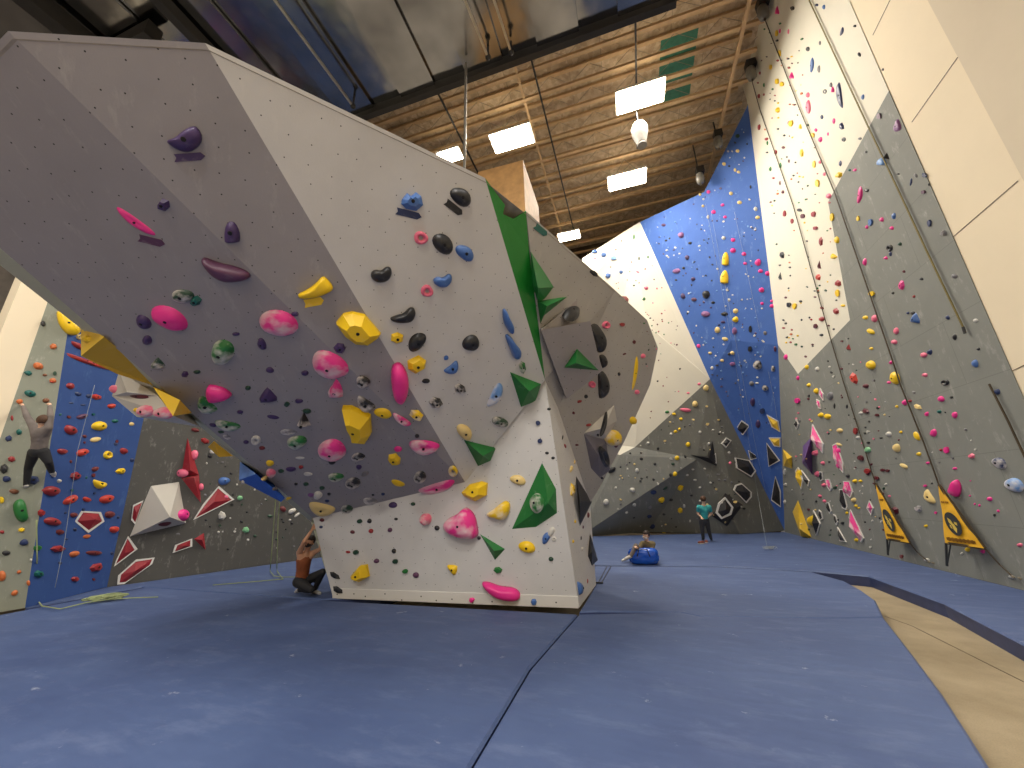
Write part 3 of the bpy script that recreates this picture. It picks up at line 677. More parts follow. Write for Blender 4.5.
# hanging row of volumes along the left edge of the overhang
def edge_vol(pts, faces, mats, label, d0, mi=None):
    vs = [atdepth(x, y, d0+dz) for x, y, dz in pts]; root = empty('climbing_volume', vs[0], label=label, cat='volume')
    bm = bmesh.new(); bv = [bm.verts.new(v) for v in vs]
    for i, f in enumerate(faces):
        g_ = bm.faces.new([bv[j] for j in f]); g_.material_index = mi[i] if mi else 0
    set_uv(bm, V((-1, 0, 0))); bmobj('volume_body', bm, mats, root)
dA = dep(r1[2]); dB = dep(r1[3]); dC = dep(r1[4])
edge_vol([(81, 322, .3), (104, 337, .0), (81, 356, .25), (117, 374, .5), (142, 382, .8), (172, 391, .9), (100, 330, .6), (165, 384, 1.1)],
         [(0, 1, 2), (1, 5, 4, 3, 2), (0, 6, 7, 5, 1), (0, 2, 3, 6), (3, 4, 7, 6), (4, 5, 7)], [m_vyel, wall_mat('shaded_yellow_plywood', (196, 158, 44), dots=0, chalk=.15)], 'long yellow wedge volume under the left edge of the overhang', dA-.05, mi=[0, 1, 1, 0, 1, 1])  # darker yellow paints shade onto the faces turned from the light
edge_vol([(119, 371, .5), (127, 392, .2), (158, 396, .2), (154, 386, .6), (174, 416, .0), (137, 417, .3), (112, 396, .4), (200, 427, .7), (186, 408, .9)],
         [(0, 1, 2, 3), (1, 6, 5, 4, 2), (0, 6, 1), (4, 7, 8, 2), (2, 8, 3), (5, 7, 4), (0, 3, 8, 7, 5, 6)], m_vwhite, 'pale many sided volume under the overhang carrying two pink discs', dB-.2)
edge_vol([(153, 387, .2), (180, 400, -.1), (192, 413, .2), (173, 416, -.3), (170, 392, .5)], [(0, 1, 3), (1, 2, 3), (0, 3, 2, 4), (0, 4, 2, 1)], m_vyel, 'yellow pyramid volume pointing down beside the pale volume', dB-.25)
edge_vol([(214, 441, .1), (233, 456, 0), (219, 457, 0), (208, 447, .3)], [(0, 1, 2), (0, 2, 3), (0, 3, 2, 1)], m_vyel, 'small mustard yellow volume low on the overhang edge', dC+.1)
edge_vol([(240, 462, .3), (256, 474, 0), (239, 480, .1), (285, 498, .35), (281, 502, .35), (262, 470, .6)], [(0, 1, 2), (1, 3, 4, 2), (0, 2, 4, 3, 5), (0, 5, 3, 1)], [plain('lit_blue_paint', (96, 140, 214), .5), m_vblue], 'blue wedge volume low on the overhang edge above the ropes', dC+.15, mi=[0, 1, 1, 1])  # lighter blue paints the light falling on the top face
# ---- white rimmed shapes on the walls
def framed(pts, label, col_='black', rim=.2, hgt=.5, at=None, inner=True, group='white rimmed holds on the walls', cat='rimmed hold'):
    cx = sum(p[0] for p in pts)/len(pts); cy = sum(p[1] for p in pts)/len(pts); pl = hit(*(at or (cx, cy)))
    iso = (pl[0]-EYE).dot(FW)/F; t = max(.02, iso*1.0); n = pl[1]
    W = [P(x, y, pl=pl) for x, y in pts]; c = sum(W, V())/len(W); root = empty('rimmed_hold', c, label=label, cat=cat, group=group)
    I = [w+(c-w).normalized()*min((c-w).length*.5, iso*rim*9) for w in W]
    bm = bmesh.new(); N_ = len(W)
    a = [bm.verts.new(w-n*.01) for w in W]; b = [bm.verts.new(w+n*t) for w in W]; d = [bm.verts.new(w+n*t) for w in I]; e_ = [bm.verts.new(w-n*.01) for w in I]
    for i in range(N_):
        j = (i+1) % N_
        for q in ((a[i], a[j], b[j], b[i]), (b[i], b[j], d[j], d[i]), (d[i], d[j], e_[j], e_[i])): bm.faces.new(q)
    bmobj('white_rim', bm, m_rim, root)
    if inner:
        bm = bmesh.new(); rad = min((w-c).length for w in I); ap = bm.verts.new(c+n*(t+rad*hgt)); d = [bm.verts.new(w+n*t*.6) for w in I]
        for i in range(N_): bm.faces.new((d[i], d[(i+1) % N_], ap))
        bm.faces.new(d[::-1]); bmobj('facetted_body', bm, {'black': m_vblack, 'red': m_vred, 'yel': m_vyel, 'pink': hm('pink', True)}[col_], root)
    return root
framed([(73.5, 521.5), (80.5, 511), (100, 512), (103.5, 521.5), (87.5, 533)], 'red pentagon hold with white rim on the left blue wall', 'red', .28)
framed([(218.6, 486), (234, 499.5), (193, 520), (203, 504)], 'red rimmed hold with pink grips right of the white pyramid, charcoal wall', 'red', .25)
framed([(128, 536), (137.5, 549), (114, 566.5), (116, 560)], 'red triangular rimmed hold directly below the white pyramid on the charcoal wall', 'red', .25)
framed([(117, 584.5), (118, 575.5), (136, 559.5), (154.5, 557.5), (152, 564), (124, 584)], 'long red rimmed hold touching the mat at the foot of the charcoal wall', 'red', .22)
framed([(172.5, 553), (175, 545), (192, 538.5), (192, 546.5)], 'small red rimmed hold beside the little red spike, charcoal wall', 'red', .2)
framed([(143, 500.5), (133, 505), (131, 520), (135, 524.5)], 'red rimmed hold half hidden at the left side of the white pyramid', 'red', .2)
framed([(733, 490), (735, 485), (741, 483), (751, 492), (751, 497), (746, 503)], 'black six sided rimmed hold right above the black box volume', 'black', .15)
framed([(734.5, 457.5), (749, 460), (755.5, 471), (751, 477), (736, 468)], 'largest black rimmed pentagon on the grey back wall', 'black', .15)
framed([(721, 443.5), (726, 437.5), (731, 440.5), (725.5, 448)], 'small black rimmed rectangle between black star and blue wall', 'black', .15)
framed([(735, 430), (741.5, 420), (750, 425.5), (743, 435)], 'black rimmed diamond at the left edge of the blue wall', 'black', .15)
framed([(748, 450), (759, 457.5), (750, 460)], 'small black rimmed triangle at the lower left edge of the blue wall', 'black', .12)
framed([(767, 414.6), (778.5, 421), (780.6, 432), (772, 427)], 'topmost yellow rimmed hold on the blue wall beside the corner', 'yel', .1)
framed([(769, 437.5), (780.6, 437.5), (780.6, 447), (774.5, 446)], 'yellow rimmed hold on the blue wall, under the topmost yellow one', 'yel', .1)
framed([(766.7, 442.7), (780.2, 460.5), (769, 466.6)], 'black rimmed triangle on the blue wall by the corner', 'black', .12)
framed([(775.5, 476), (781, 491), (781, 507), (771.5, 500)], 'tall black rimmed triangle at the bottom of the blue wall corner', 'black', .12)
framed([(796, 471), (799, 467), (803.6, 481), (802, 489.5)], 'yellow rimmed oval left of the purple volume foot, right wall', 'yel', .12)
framed([(802, 470), (810, 481), (809, 486.5)], 'slim white rimmed triangle beneath the purple volume', 'black', .12)
framed([(814, 510), (821, 523.5), (817, 536)], 'white rimmed triangle behind the yellow dome low on the right wall', 'black', .14)
framed([(813, 424), (824, 444), (823.5, 453.5), (812, 436)], 'pink rimmed kite at the upper right of the purple volume', 'pink', .12)
framed([(833, 445), (837, 443), (844, 463.6), (844, 473), (837, 465)], 'tall pink rimmed double dome right of the purple volume', 'pink', .12)
framed([(844, 481), (850, 481), (853.5, 492), (851, 498), (846, 493)], 'pink rimmed oval above the empty white oval rim', 'pink', .12)
framed([(840, 489), (843.5, 489), (848, 507), (847, 510), (843, 508)], 'empty white oval rim low on the right grey wall', 'black', .12)
framed([(851, 509.5), (864.5, 538), (862, 542.5), (849.7, 517.5)], 'long pink rimmed blade low on the right grey wall', 'pink', .12)
framed([(870, 500.5), (874, 508), (872, 515.5), (867.6, 508)], 'small pink rimmed diamond beside the left yellow belay flag', 'pink', .12)
framed([(826, 479), (830, 479), (832.5, 488), (831, 491), (828, 487)], 'small pink rimmed square under the purple volume, right of a pink knob', 'pink', .12)
framed([(820, 471.5), (823, 472), (823.5, 480), (821, 481)], 'smallest white rim next to the purple volume foot', 'black', .1)
framed([(826.5, 503), (829, 502), (832, 511), (830.5, 514)], 'slim white rim between the yellow dome and the white oval rim', 'black', .1)
framed([(834, 514), (836.5, 516), (838.5, 522), (837, 525)], 'little white rimmed diamond left of the long pink blade', 'black', .1)
framed([(838, 527), (840, 530), (846.8, 542), (840.5, 541)], 'white hook shaped rim near the mat on the right wall', 'black', .1)
framed([(797, 418.5), (799.2, 424), (797.3, 429.5), (795, 424)], 'lone white rimmed diamond above the purple volume', 'black', .12)
framed([(820.5, 388), (824, 394), (824.5, 401), (820, 395)], 'pink rimmed kite, the upper of the small pair above the purple volume', 'pink', .1)
framed([(817, 399), (820.5, 401), (822, 409), (819, 408)], 'pink rimmed square, the lower of the small pair above the purple volume', 'pink', .1)
framed([(819.5, 509.5), (822, 512), (823.5, 519), (821, 520)], 'tiny white rim above right of the yellow dome', 'black', .1)
# volumes on the walls
pyramid([(151, 486), (179, 482), (186, 523), (129, 537)], (170, 517, .45), m_vwhite, 'large white pyramid volume on the charcoal wall')
pyramid([(187.5, 438), (199, 475), (181, 477)], (190, 470, .2), m_vred, 'red spike volume, upper half of the tall pair on the charcoal wall')
pyramid([(181, 478), (199, 475), (201, 503)], (194, 478, .2), m_vred, 'red spike volume pointing down, lower half of the tall pair')
pyramid([(194, 539), (204, 533), (205.5, 550)], (202, 540, .12), m_vred, 'small red spike beside the small red rimmed hold')
volume([(691.4, 455), (707, 456), (712.5, 441), (717, 466)], [(709, 458, .3)], [(0, 1, 4), (1, 2, 4), (2, 3, 4), (3, 0, 4)], m_vblack, 'black three pointed star volume on the grey back wall')
volume([(725, 493), (743, 505), (727, 526), (712, 516)], [(724, 499, .25), (737, 507, .25), (727, 521, .25), (716, 513, .25)], [(0, 1, 5, 4), (1, 2, 6, 5), (2, 3, 7, 6), (3, 0, 4, 7), (4, 5, 6, 7)], m_vblack, 'black box volume tilted on its corner behind the standing man')
pyramid([(783, 449), (792, 457), (792, 468.7), (783.5, 466)], (787, 459, .2), m_vyel, 'small yellow wedge volume at the corner of blue and grey walls')
pyramid([(803, 446), (811.5, 437), (812.5, 475), (802, 463)], (804.5, 460, .35), m_vpurp, 'purple pyramid volume on the right grey wall')
pyramid([(798, 500), (811.4, 537), (802, 540), (792.6, 512)], (799.5, 529, .3), m_vyel, 'large yellow wedge volume at the foot of the right wall')
framed([(708.5, 457.5), (715.5, 453), (716.3, 463.5), (712, 463)], 'small black rimmed pentagon on the point of the black star', 'black', .14)
BV = make_bvh()
framed([(725, 497), (733, 507), (731, 514.5), (721, 519), (715.5, 513), (718, 503)], 'white rimmed black hold on top of the black box behind the standing man', 'black', .24)
# ---- hold tables: x y w h angle kind colour (* = chalky)
T_OV = """184 139 34 22 15 d purple;190 157 31 8 4 p purple;136 222 48 11 -36 l pink;152 241 27 7 -14 p plum;164 205 14 14 40 f purple;232 232 17 20 0 d purple;226 269 52 17 -18 K plum;183 296 22 14 0 o dgreen*;196 301 12 12 20 f teal
170 318 39 21 -28 o pink;144 322 17 12 -45 o purple;147.5 340 9 10 0 o purple;223 352 23 25 20 o green*;158 364 18 12 0 t dgreen*;185 374 8 7 0 f purple;197 372 8 4 0 o dgreen;236 334 8 4 0 o purple
316 291 38 15 28 k yel;314 302 20 8 10 p yel;358 327 46 32 -25 f yel;279 323 41 25 -15 o pink*;295 314 8 5 0 o purple;262 344 13 8 -60 o purple;340 348 13 12 20 f purple;270 370 8 6 0 o purple;305 373 8 5 0 o purple
330 365 41 24 -27 o pink*;336 390 18 22 0 t pink*;400 382 42 17 94 l pink;268 396 21 16 5 t purple;287 404 6 5 0 f dgreen;299 401 8 5 0 o purple;273 417 13 4 -8 c purple;307 411 9 5 0 o dgreen;304 421 18 19 0 y black*;288 432 17 6 0 c grey*;297 442 19 14 10 o green*;332 450 30 21 5 o pink*
363 382 14 12 0 o black*;366 404 21 13 -32 k black*;359 423 40 21 -52 f yel;383 413 18 10 -8 o yel;416 415 16 12 -20 f yel*;402 420 20 10 -30 l pink*;424 446 32 15 -3 k pink*;398 449 8 6 0 o pink;417 436 5 4 0 o black;358 457 15 8 15 o black*;394 459 16 12 -15 f yel;332 462 7 5 0 o black;359 467 6 5 0 o purple
300 458 10 3 0 c white;270 463 8 6 0 o yel;271 473 10 9 0 o lpink*;281 471 7 4 0 o dgreen;291 469 10 5 0 o purple;301 467 5 4 0 o red;308 474 9 4 0 c white;336 477 15 9 0 o green*;353 483 16 11 0 o black*;365 474 8 5 20 o grey;398 483 14 6 -14 c yel;420 477 13 12 0 o black*;453 471 10 10 0 r yel*;306 484 6 4 0 o dgreen;322 488 6 4 0 o dgreen;318 495 9 8 0 o white;311 495 8 4 0 c mauve;329 494 4 3 0 o black;296 484 4 3 0 o black;327 501 5 3 0 o navy
437 487 37 14 17 l pink*;370 501 15 7 0 c grey*;393 505 9 6 0 o purple;413 504 5 4 0 o dgreen;373 495 3 2 0 o black;383 494 4 3 0 o navy;322 508 28 13 -12 k cream;347 509 13 8 0 o dgreen*;221 393 28 17 -5 t pink;207 405 22 14 -42 k green*;228 425 27 10 -14 k green*;240 412 7 4 0 o purple;248 388 6 5 0 o dgreen;213 425 8 4 -10 o purple;246 442 6 4 0 o purple;256 440 10 9 0 r white;227 437 9 4 -20 c grey*;262 448 7 4 0 o dred;221 432 7 3 0 o dgreen;289 498 9 6 0 o yel;264 479 9 8 0 o cream;275 489 9 6 0 o grey"""
T_FR = """413 201 22 19 0 f blue;409 214 26 7 -14 p navy;461 197 23 17 -30 o black;454 208 21 7 -38 p black;421 238 15 13 0 r lpink;427 291 13 12 0 r lpink;443 244 25 17 -45 o black;465 253 20 14 -42 o blue;381 274 22 16 22 k black;442 280 20 15 12 k blue;403 315 28 14 28 k black;417 342 22 15 42 o black;397 338 14 14 0 f yel;417 365 25 19 20 f yel
471 343 18 16 55 o black;446 357.5 5 5 0 f blue;452 368 16 11 40 k blue;507 321 25 11 -78 l blue;513 346 26 11 -62 l blue;460 389 14 12 -25 f black*;436 403 15 13 -10 f black*;495 395 28 11 60 k lblue*;522.5 367 14 8 -80 f green*;500 422 17 10 -20 o dgreen*;464.6 432 18 13 -50 o cream;426 381 8 5 0 o black;538 423 5 5 0 f navy;540 441 5 5 0 f navy;549 409 4 3 0 o black;547 453 4 3 0 o black;553 458 4 3 0 o black"""
T_BA = """475 491 27 18 15 f yel;518 480 16 10 -10 o cream;501 511 26 16 38 k yel*;462 523 38 33 35 h pink*;426 519 12 12 0 s lpink*;537 503 14 20 0 o green*;437 528 6 5 0 o black;479 538 4 4 0 o black;527 547 17 12 -22 o yel;546 538 13 7 60 o blue;551 532 11 6 60 o white;554 539 5 5 0 r white;551 559 5 5 0 o dgreen;453 569 15 10 -55 t yel;498 570 11 8 -15 f green;501 591 42 15 -17 l pink;361 572 18 16 20 f yel;472 600 7 6 40 f pink;534 602 7 7 20 f blue
360 521 5 5 0 f dgreen;369.5 521 5 5 0 o black;396 519 4 3 0 o black;352.5 532 5 4 0 o maroon;371 531 5 5 0 o red;390 530 5 5 0 o plum;348 552 5 3 0 o red;356 552 6 5 0 f dgreen;394 551 5 5 0 o black;376.5 561 6 5 0 o plum;395.5 561 6 5 0 f dgreen;405.5 571 6 5 0 f green;416 575 6 6 0 o plum;322 520 5 4 0 o maroon;321 527 4 3 0 o navy;335 575.5 14 6 -36 f black;338 590 13 6 -36 f black"""
T_RS = """541 230.5 15 6 -40 p teal;571 313 19 15 10 o black;598.5 337 33 13 -72 d black;604 361 14 7 -75 d black;604 385 27 11 -88 d black;606 325 8 8 0 r lpink;625.4 299.5 9 7 -40 f dred;594 273 11 6 -42 f black;622 324.5 5 4 0 f red;634 342 3 4 0 f maroon;624.5 354 4 2 20 c maroon;643 356 5 5 0 o lpink;635 373 35 5 82 l yel;619 374 3 4 0 o black;637 392 5 5 0 o lpink;592 384.5 7 7 0 r lpink;586 396.5 4 4 0 o black;579.5 401.5 5 3 20 o red
573.6 413 3 3 0 o maroon;588.7 425 6 3 15 o red;604 424 26 7 76 l black;613 438 17 16 0 o yel*;598 435 3 3 0 o black;616 445 4 6 0 o maroon;633 420.5 7 8 0 o yel;604 457 22 9 -72 r black;612 470 9 5 35 o black;562.5 437.5 5 2 80 o black;565 446 5 3 -70 o red;577 445 4 2 0 o maroon;574.5 462 3 5 0 o cream;571 469 8 5 80 f cream;571.8 490 15 9 -88 f yel*;575 521.5 3 4 0 o yel;573 541.5 3 4 0 o yel;582 549 3 4 0 o white;583 527 2 4 0 o maroon;581 538 2 5 0 o black;587.5 581 2 5 0 o red;588 515 4 6 0 o dred;580 588 14 9 -82 d blue"""
T_LG = """30 393.5 12 7 -10 o teal;53 381 8 5 0 f ored;19.5 401.5 7 5 0 o orange;46 400.5 7 5 0 o brown;11.5 459 9 7 0 f red;12 418 3 6 0 o red;8.5 438.5 9 6 15 f navy;4 469 10 11 0 f black;19 432 6 6 0 o teal;43 323.5 6 6 0 f black;53.5 346.5 9 7 0 f orange;38 366 11 7 -8 o orange;28 373 9 6 0 f teal;45 375 5 3 0 o brown;54.5 373.5 4 4 0 f dgreen;53 380.5 7 5 0 o orange;6.5 479 9 6 0 o navy;33 480 15 10 0 f navy;2 500 6 8 0 f yel;20 510 26 16 -65 d green;2 532 5 4 0 o red;21.5 530 8 5 5 f yel
24 542.5 10 6 10 o navy;6 553 9 5 10 o black;2 576 8 11 0 o orange;19 572 5 4 20 o orange;14.5 593 8 5 30 o orange;28.5 583 4 6 0 o orange;31 560 3 3 0 o white;14 491.5 10 5 0 o brown"""
T_LB = """70 386 9 6 -15 o red;78 394 8 4 -10 c navy;89 396 7 4 0 c navy;96 397 13 6 -8 f ored;71 403 6 2 0 c navy;83 405 6 2 0 c navy;82 416.5 12 5 15 o plum;111.5 406 8 5 0 o ored;115 421 7 4 0 o teal;70 430 14 9 -28 o red;99 426 14 10 0 o yel;95.5 439.5 11 5 8 c cream;62 451.5 11 6 0 o red;82 452.5 14 7 18 o ored;107.5 455 9 8 0 r yel;123.5 451 8 6 -20 o red;75 476 14 9 0 f red;95 469 7 5 20 o dred;120.5 471 12 7 12 f yel;131.5 424 5 4 0 o cream;99.5 484 14 9 -15 k yel;51 491 18 10 0 o red;70 500 17 8 22 o ored;86.5 499.5 9 5 -10 o ored;106.5 499 15 8 16 o ored;73.5 515 8 5 0 o dred
109.5 514.5 10 7 0 o dred;52 521.5 19 8 -12 o red;59.5 532 10 6 0 f dred;114 529.5 9 7 20 o ored;86.5 536.5 9 4 10 c orange;41 513 8 8 0 f red;57.5 549 17 8 -3 f red;74 554 11 6 18 o orange;93.5 553 17 5 0 o dred;37.5 548 9 7 0 f green;96 567.5 17 9 13 f red;75 579 10 6 0 f red;66 539 5 2 0 c navy;60 563 5 3 0 o navy;38 574 12 8 0 f teal;53 474 5 6 0 f white;59 481 5 4 0 o white;80 346 20 8 -22 l red;92 363 50 6 -18 l ored;86 361 40 6 -20 l red"""
T_SI = """146 411 18 12 0 o lpink*;164 413 20 12 3 o lpink*;139 396 20 6 -5 o maroon;114 389 9 7 60 o lpink;136.5 410 6 5 0 o yel;80 337 8 6 0 r cream;87 339 8 8 0 o yel;69 324 26 15 -45 d yel"""
T_LD = """194.5 455 8 10 0 o lpink;182 473 12 9 0 o lpink;201 487 6 7 0 o lpink;205 441 10 6 -15 f red;183 515 10 12 0 o pink;209 506 14 5 25 o lpink;226 497 6 5 0 o lpink;224 481 12 8 0 o blue;222 515.5 9 9 40 f white;246 530 8 7 0 f lgreen;240 498 6 5 0 o lgreen;178 534 5 2 0 c grey;212 452 6 6 0 f white;210 456 5 4 0 o black;270 516 6 3 0 c dgreen;283 509 7 5 -40 o dred;292 511 8 5 30 o white;297 515 7 3 40 c white;292 523 3 3 0 o black;195 430 10 5 -10 f dred;247 512 3 2 0 o black;228 549 3 2 0 o black;255 536 4 3 0 o dgreen;206 520 3 2 0 o black;243 482 4 4 0 o white;165 524 14 4 10 c maroon;290 520 3 2 0 o white;286 529 2 2 0 o black"""
T_BW = """595 252 7 5 0 f blue;604 255 7 6 -20 f blue;614 258.5 6 4 0 f lblue;608 275.5 6 6 -20 f blue;621 272 4 4 0 o blue;588 257 3 2 0 o lpink;595 258.5 3 2 0 o lpink;638 272 5 2 -30 c lpink;646 288 5 4 0 o lpink;657 288.5 2 2 0 o lpink;644 299 4 3 60 o green;639 258.5 2 4 0 o dgreen;648 257 2 3 0 o green;634 285.5 2 2 0 o black;634 237 2 6 0 o green;677 458 5 5 0 o yel;675 474 5 5 0 o yel;680.5 488 7 7 0 f yel;661 499.5 7 7 0 o yel;680 510.5 6 7 0 f yel;688 444.5 5 5 0 o yel;675.5 431.5 4 3 0 o yel;679.5 429 3 3 0 o yel;664 532.5 4 2 0 o yel;706 388 6 6 0 o cream;695 404 6 6 0 o cream;674 414 4 3 0 o yel;681 419 4 3 0 o yel;685.5 410 11 4 -8 o lpink;667 412 5 3 0 o green;688 393 4 2 0 c lpink;699 384 4 3 20 c lpink
606 502 6 6 0 o white;632.5 490 6 5 -20 o white;637 470.5 4 5 0 o white;653 492 6 5 0 f navy;665 488 6 3 25 c dgreen;634 504.5 5 4 -20 o white;650 507 4 6 0 o grey;649 516 5 4 0 f navy;652.5 526 6 5 0 f navy;641.5 459 4 3 -30 c black;655 464 3 3 0 o black;673 464 4 3 0 o dgreen;670.5 475 3 4 0 o black;671 500 4 3 0 o black;684 506 3 4 0 o white;647 477 2 2 0 o black;658 448.5 3 3 0 o black;648 443 3 3 0 o white;671 434 3 3 0 o white;695 480 4 2 0 o white;700 487.5 3 2 0 o white;709 443.5 3 3 0 o white;693 469.5 3 2 0 o white;730 463 3 3 0 o lpink;718 474.5 4 2 0 o grey;725 480 3 2 0 o grey;602 478 3 3 0 o black;662 503 2 2 0 o black;690 521 2 3 0 o white;676 527 2 2 0 o black;700 432 3 3 0 o white;713 430 3 2 0 o white;722 427 3 2 0 o grey;690 425 3 2 0 o grey"""
T_BL = """737.5 136 5 4 20 o dgreen;747 144 2 2 0 o black;721.5 154.5 4 4 0 o cream;737.5 151 4 4 0 o cream;724 164 4 4 0 o cream;735 170 3 4 0 o cream;738.5 172 4 3 0 o cream;750.5 187 2 4 0 o black;731 193.5 4 4 0 o cream;739.5 202.5 5 4 0 o cream;708 182 3 3 0 o pink;708.5 192 4 4 0 o pink;713.5 212 5 4 0 o pink;722.5 205 4 3 0 o pink;725 217 4 3 0 o pink;755.5 209 4 5 0 o white;757.5 217.5 5 4 0 o cream;700 194.5 3 3 0 o cream;708 217 3 4 0 o white;703 206 3 3 0 o cream
663.5 225 5 3 0 o plum;681 235 6 6 0 o mauve;690 243 4 3 0 o black;666 240.5 3 2 0 o black;669.5 238.5 2 2 0 o black;687 257.5 5 5 20 o purple;676.5 271 8 5 10 o mauve;683.5 268 3 3 0 o black;697 269 2 2 0 o black;693 279 5 4 0 o purple;676 280 3 2 0 o black;691.5 285 2 2 0 o black;706 294.5 8 8 0 o black;683 296 5 6 20 o purple;694 299.5 6 4 0 o plum;705.5 314 9 6 0 o mauve;713 302.5 4 3 0 o black;724.5 314 8 4 0 o black;725.5 258.5 7 13 0 d yel;724.5 276.5 8 13 0 d yel;733 240 5 4 0 o pink;733 250.5 6 5 0 o pink;723.5 238 4 4 0 o white;744 254 5 4 0 o pink;745 263.5 4 3 0 o pink;758 262.5 6 7 0 o pink;760.5 271 5 4 0 o pink;767.5 273.5 5 5 0 o pink;761.5 290 6 5 0 o pink;762 303.5 4 3 0 o pink;772 306 5 4 0 o pink;735.5 311 6 5 0 o cream;735.5 319.5 6 6 0 o yel;723 322 5 3 0 o purple;719 325 3 2 0 o navy;729 300 3 4 0 o white
717.5 330 6 6 0 o cream;725 339 7 4 -8 o cream;734.5 331 5 7 0 o mauve;750.5 329 3 8 0 f black;750 349 4 6 0 f black;732.5 353 5 4 0 o cream;729 354 3 3 0 o black;710 353 4 3 0 o cream;722 360.5 4 3 0 o cream;732.5 364 7 5 0 f mauve;757.5 365 9 9 0 o black*;773 368.5 5 7 0 f black*;775 349 3 6 0 o plum;751.5 383.5 5 5 0 o grey;765 388 6 6 -20 o black*;752.5 402 5 8 0 o purple;762.5 411 5 6 0 f navy;758 424 5 8 0 o purple;698.5 346 4 4 0 o pink;757 383 4 2 0 c white;765 333 4 4 0 o grey;712 368 3 4 0 o white"""
T_R1 = """777.5 11 5 10 0 t pink;793 8 4 4 0 f black;817 5 3 3 0 o navy;824 7 3 5 0 o blue;842 31.5 9 4 75 l navy;855 26 3 3 0 o black;820 43 2 5 0 o grey;808 49 4 5 0 r black;777 33 3 7 0 f yel;780 31 2 5 0 o pink;788.5 31.5 2 6 0 o lpink;812 65 16 5 86 l blue;819 69 3 8 0 o grey;780 53 3 7 0 f yel;771 67 3 5 0 f yel;760 73 2 4 0 o red;792 76 5 8 0 t pink;777.5 81 4 6 0 f yel;782.5 84 4 5 0 f yel;808 95 4 6 0 o lpink;808.5 107 5 14 0 o lpink;840 95 26 7 -82 l navy;831 85 3 6 0 o grey;825 91.5 4 5 0 r black;833 90 4 7 0 t pink;863 97 3 6 0 o blue;859.5 54.5 3 5 20 o black;883 69.5 2 3 0 o black;879.5 116 4 7 0 f plum;822 117 3 5 0 o navy;764 85 2 5 0 o green;759 96 3 5 0 o red;764 94.5 2 3 0 o red;778 110 5 6 0 o yel
789 123 3 5 0 o lpink;791.5 123 4 7 0 f yel;800.5 127 4 6 0 t yel;813 135 4 5 0 f yel;802 153 4 9 0 f yel;814.5 164 3 8 0 f yel;818 183 4 8 0 f yel;839.5 175 7 7 0 f yel;834 121 3 6 0 o pink;842 126 5 8 20 f navy;820.5 139.5 4 6 0 o pink;816 130 3 4 0 o pink;844 139.5 4 5 0 r black;860 138.5 4 3 0 o grey;866 152 3 3 0 o grey;840.5 163.5 3 6 0 o navy;828 134 2 4 0 o pink;820 162 3 4 0 o lpink;824.5 174 3 4 0 o lpink;849.5 170 3 3 0 o teal;855 170 4 3 30 o pink;829 196 5 6 0 o lpink;860 195 18 6 83 l pink;867 190 5 4 0 k black;897.5 126 8 13 0 h mauve;882 161 9 7 0 d lblue;887 157 6 9 0 y black;898 174 4 2 0 o black;832.5 217 4 8 0 f yel;858.5 218.5 3 5 0 f yel;871 222 4 7 0 f blue;882 219.5 4 5 0 o pink;894 216 4 7 0 o blue;867 227 3 4 0 o pink;892 228 4 4 0 o pink
759.5 127 3 6 0 f red;766.5 139 5 3 20 c red;776 152 3 5 0 f red;767.5 143 2 5 0 o green;783.5 147.5 4 3 0 o maroon;780.5 165.5 3 6 0 o green;770.5 169 3 5 0 o green;787 157 2 2 0 o black;789 161 2 4 0 o maroon;795.5 162.5 2 2 0 o black;780 183 2 5 0 o maroon;783 192 3 4 0 o maroon;798.5 182 2 2 0 o black;785 213.5 3 7 0 f red;792.5 221 3 5 0 f red;800 210 5 3 -20 f black;803.5 216 4 5 0 f maroon;814 214 4 6 0 f red;816 228 4 4 0 f red;778 129 3 2 0 o black;925 175 4 5 20 f navy;916 175.5 3 5 30 o grey;911 182 9 3 80 l navy;924 192 4 4 0 f plum;929 184.5 2 3 0 o black;930 223 4 7 0 f navy;944 233 7 7 0 f grey
821 241 4 11 0 f red;782.5 255 5 8 0 f black;780.5 277 4 11 0 y black;819.5 266 4 11 0 y maroon;818.5 277 5 8 0 f ored;838.5 283.5 6 8 20 f red;838 293 4 7 0 f yel;843 305.5 5 3 0 o yel;836.5 311 6 7 20 f red;837 240 5 7 0 o yel;834 256.5 7 6 -20 f yel;789.5 304.5 4 5 0 f black;795 306 4 6 0 f yel;822 319 6 5 0 o red;816 326 4 5 0 f maroon;822 308 4 3 -40 o red;821.5 335 4 3 0 o black;865 262 4 8 0 o pink;890 248 6 7 0 r black;890.5 254 3 5 0 o navy;886 258 5 4 0 t pink;900 244 4 4 0 o dgreen;904 271.5 3 3 0 o maroon;902 285.5 6 12 0 f pink;893 293 3 3 0 o black;872.5 293.5 6 5 0 f yel;914 296.5 3 3 0 o red;865.5 317.5 6 4 0 o yel;875 318.5 6 7 0 o lpink;871 331.5 8 5 -30 o yel;896.5 331 5 7 0 o lpink;916 319 9 12 0 t blue;908 313 3 3 0 o navy;913 313 5 4 0 o black;815 297 3 2 0 o maroon;783.5 328 4 2 0 c red;772 301 4 3 0 o pink"""
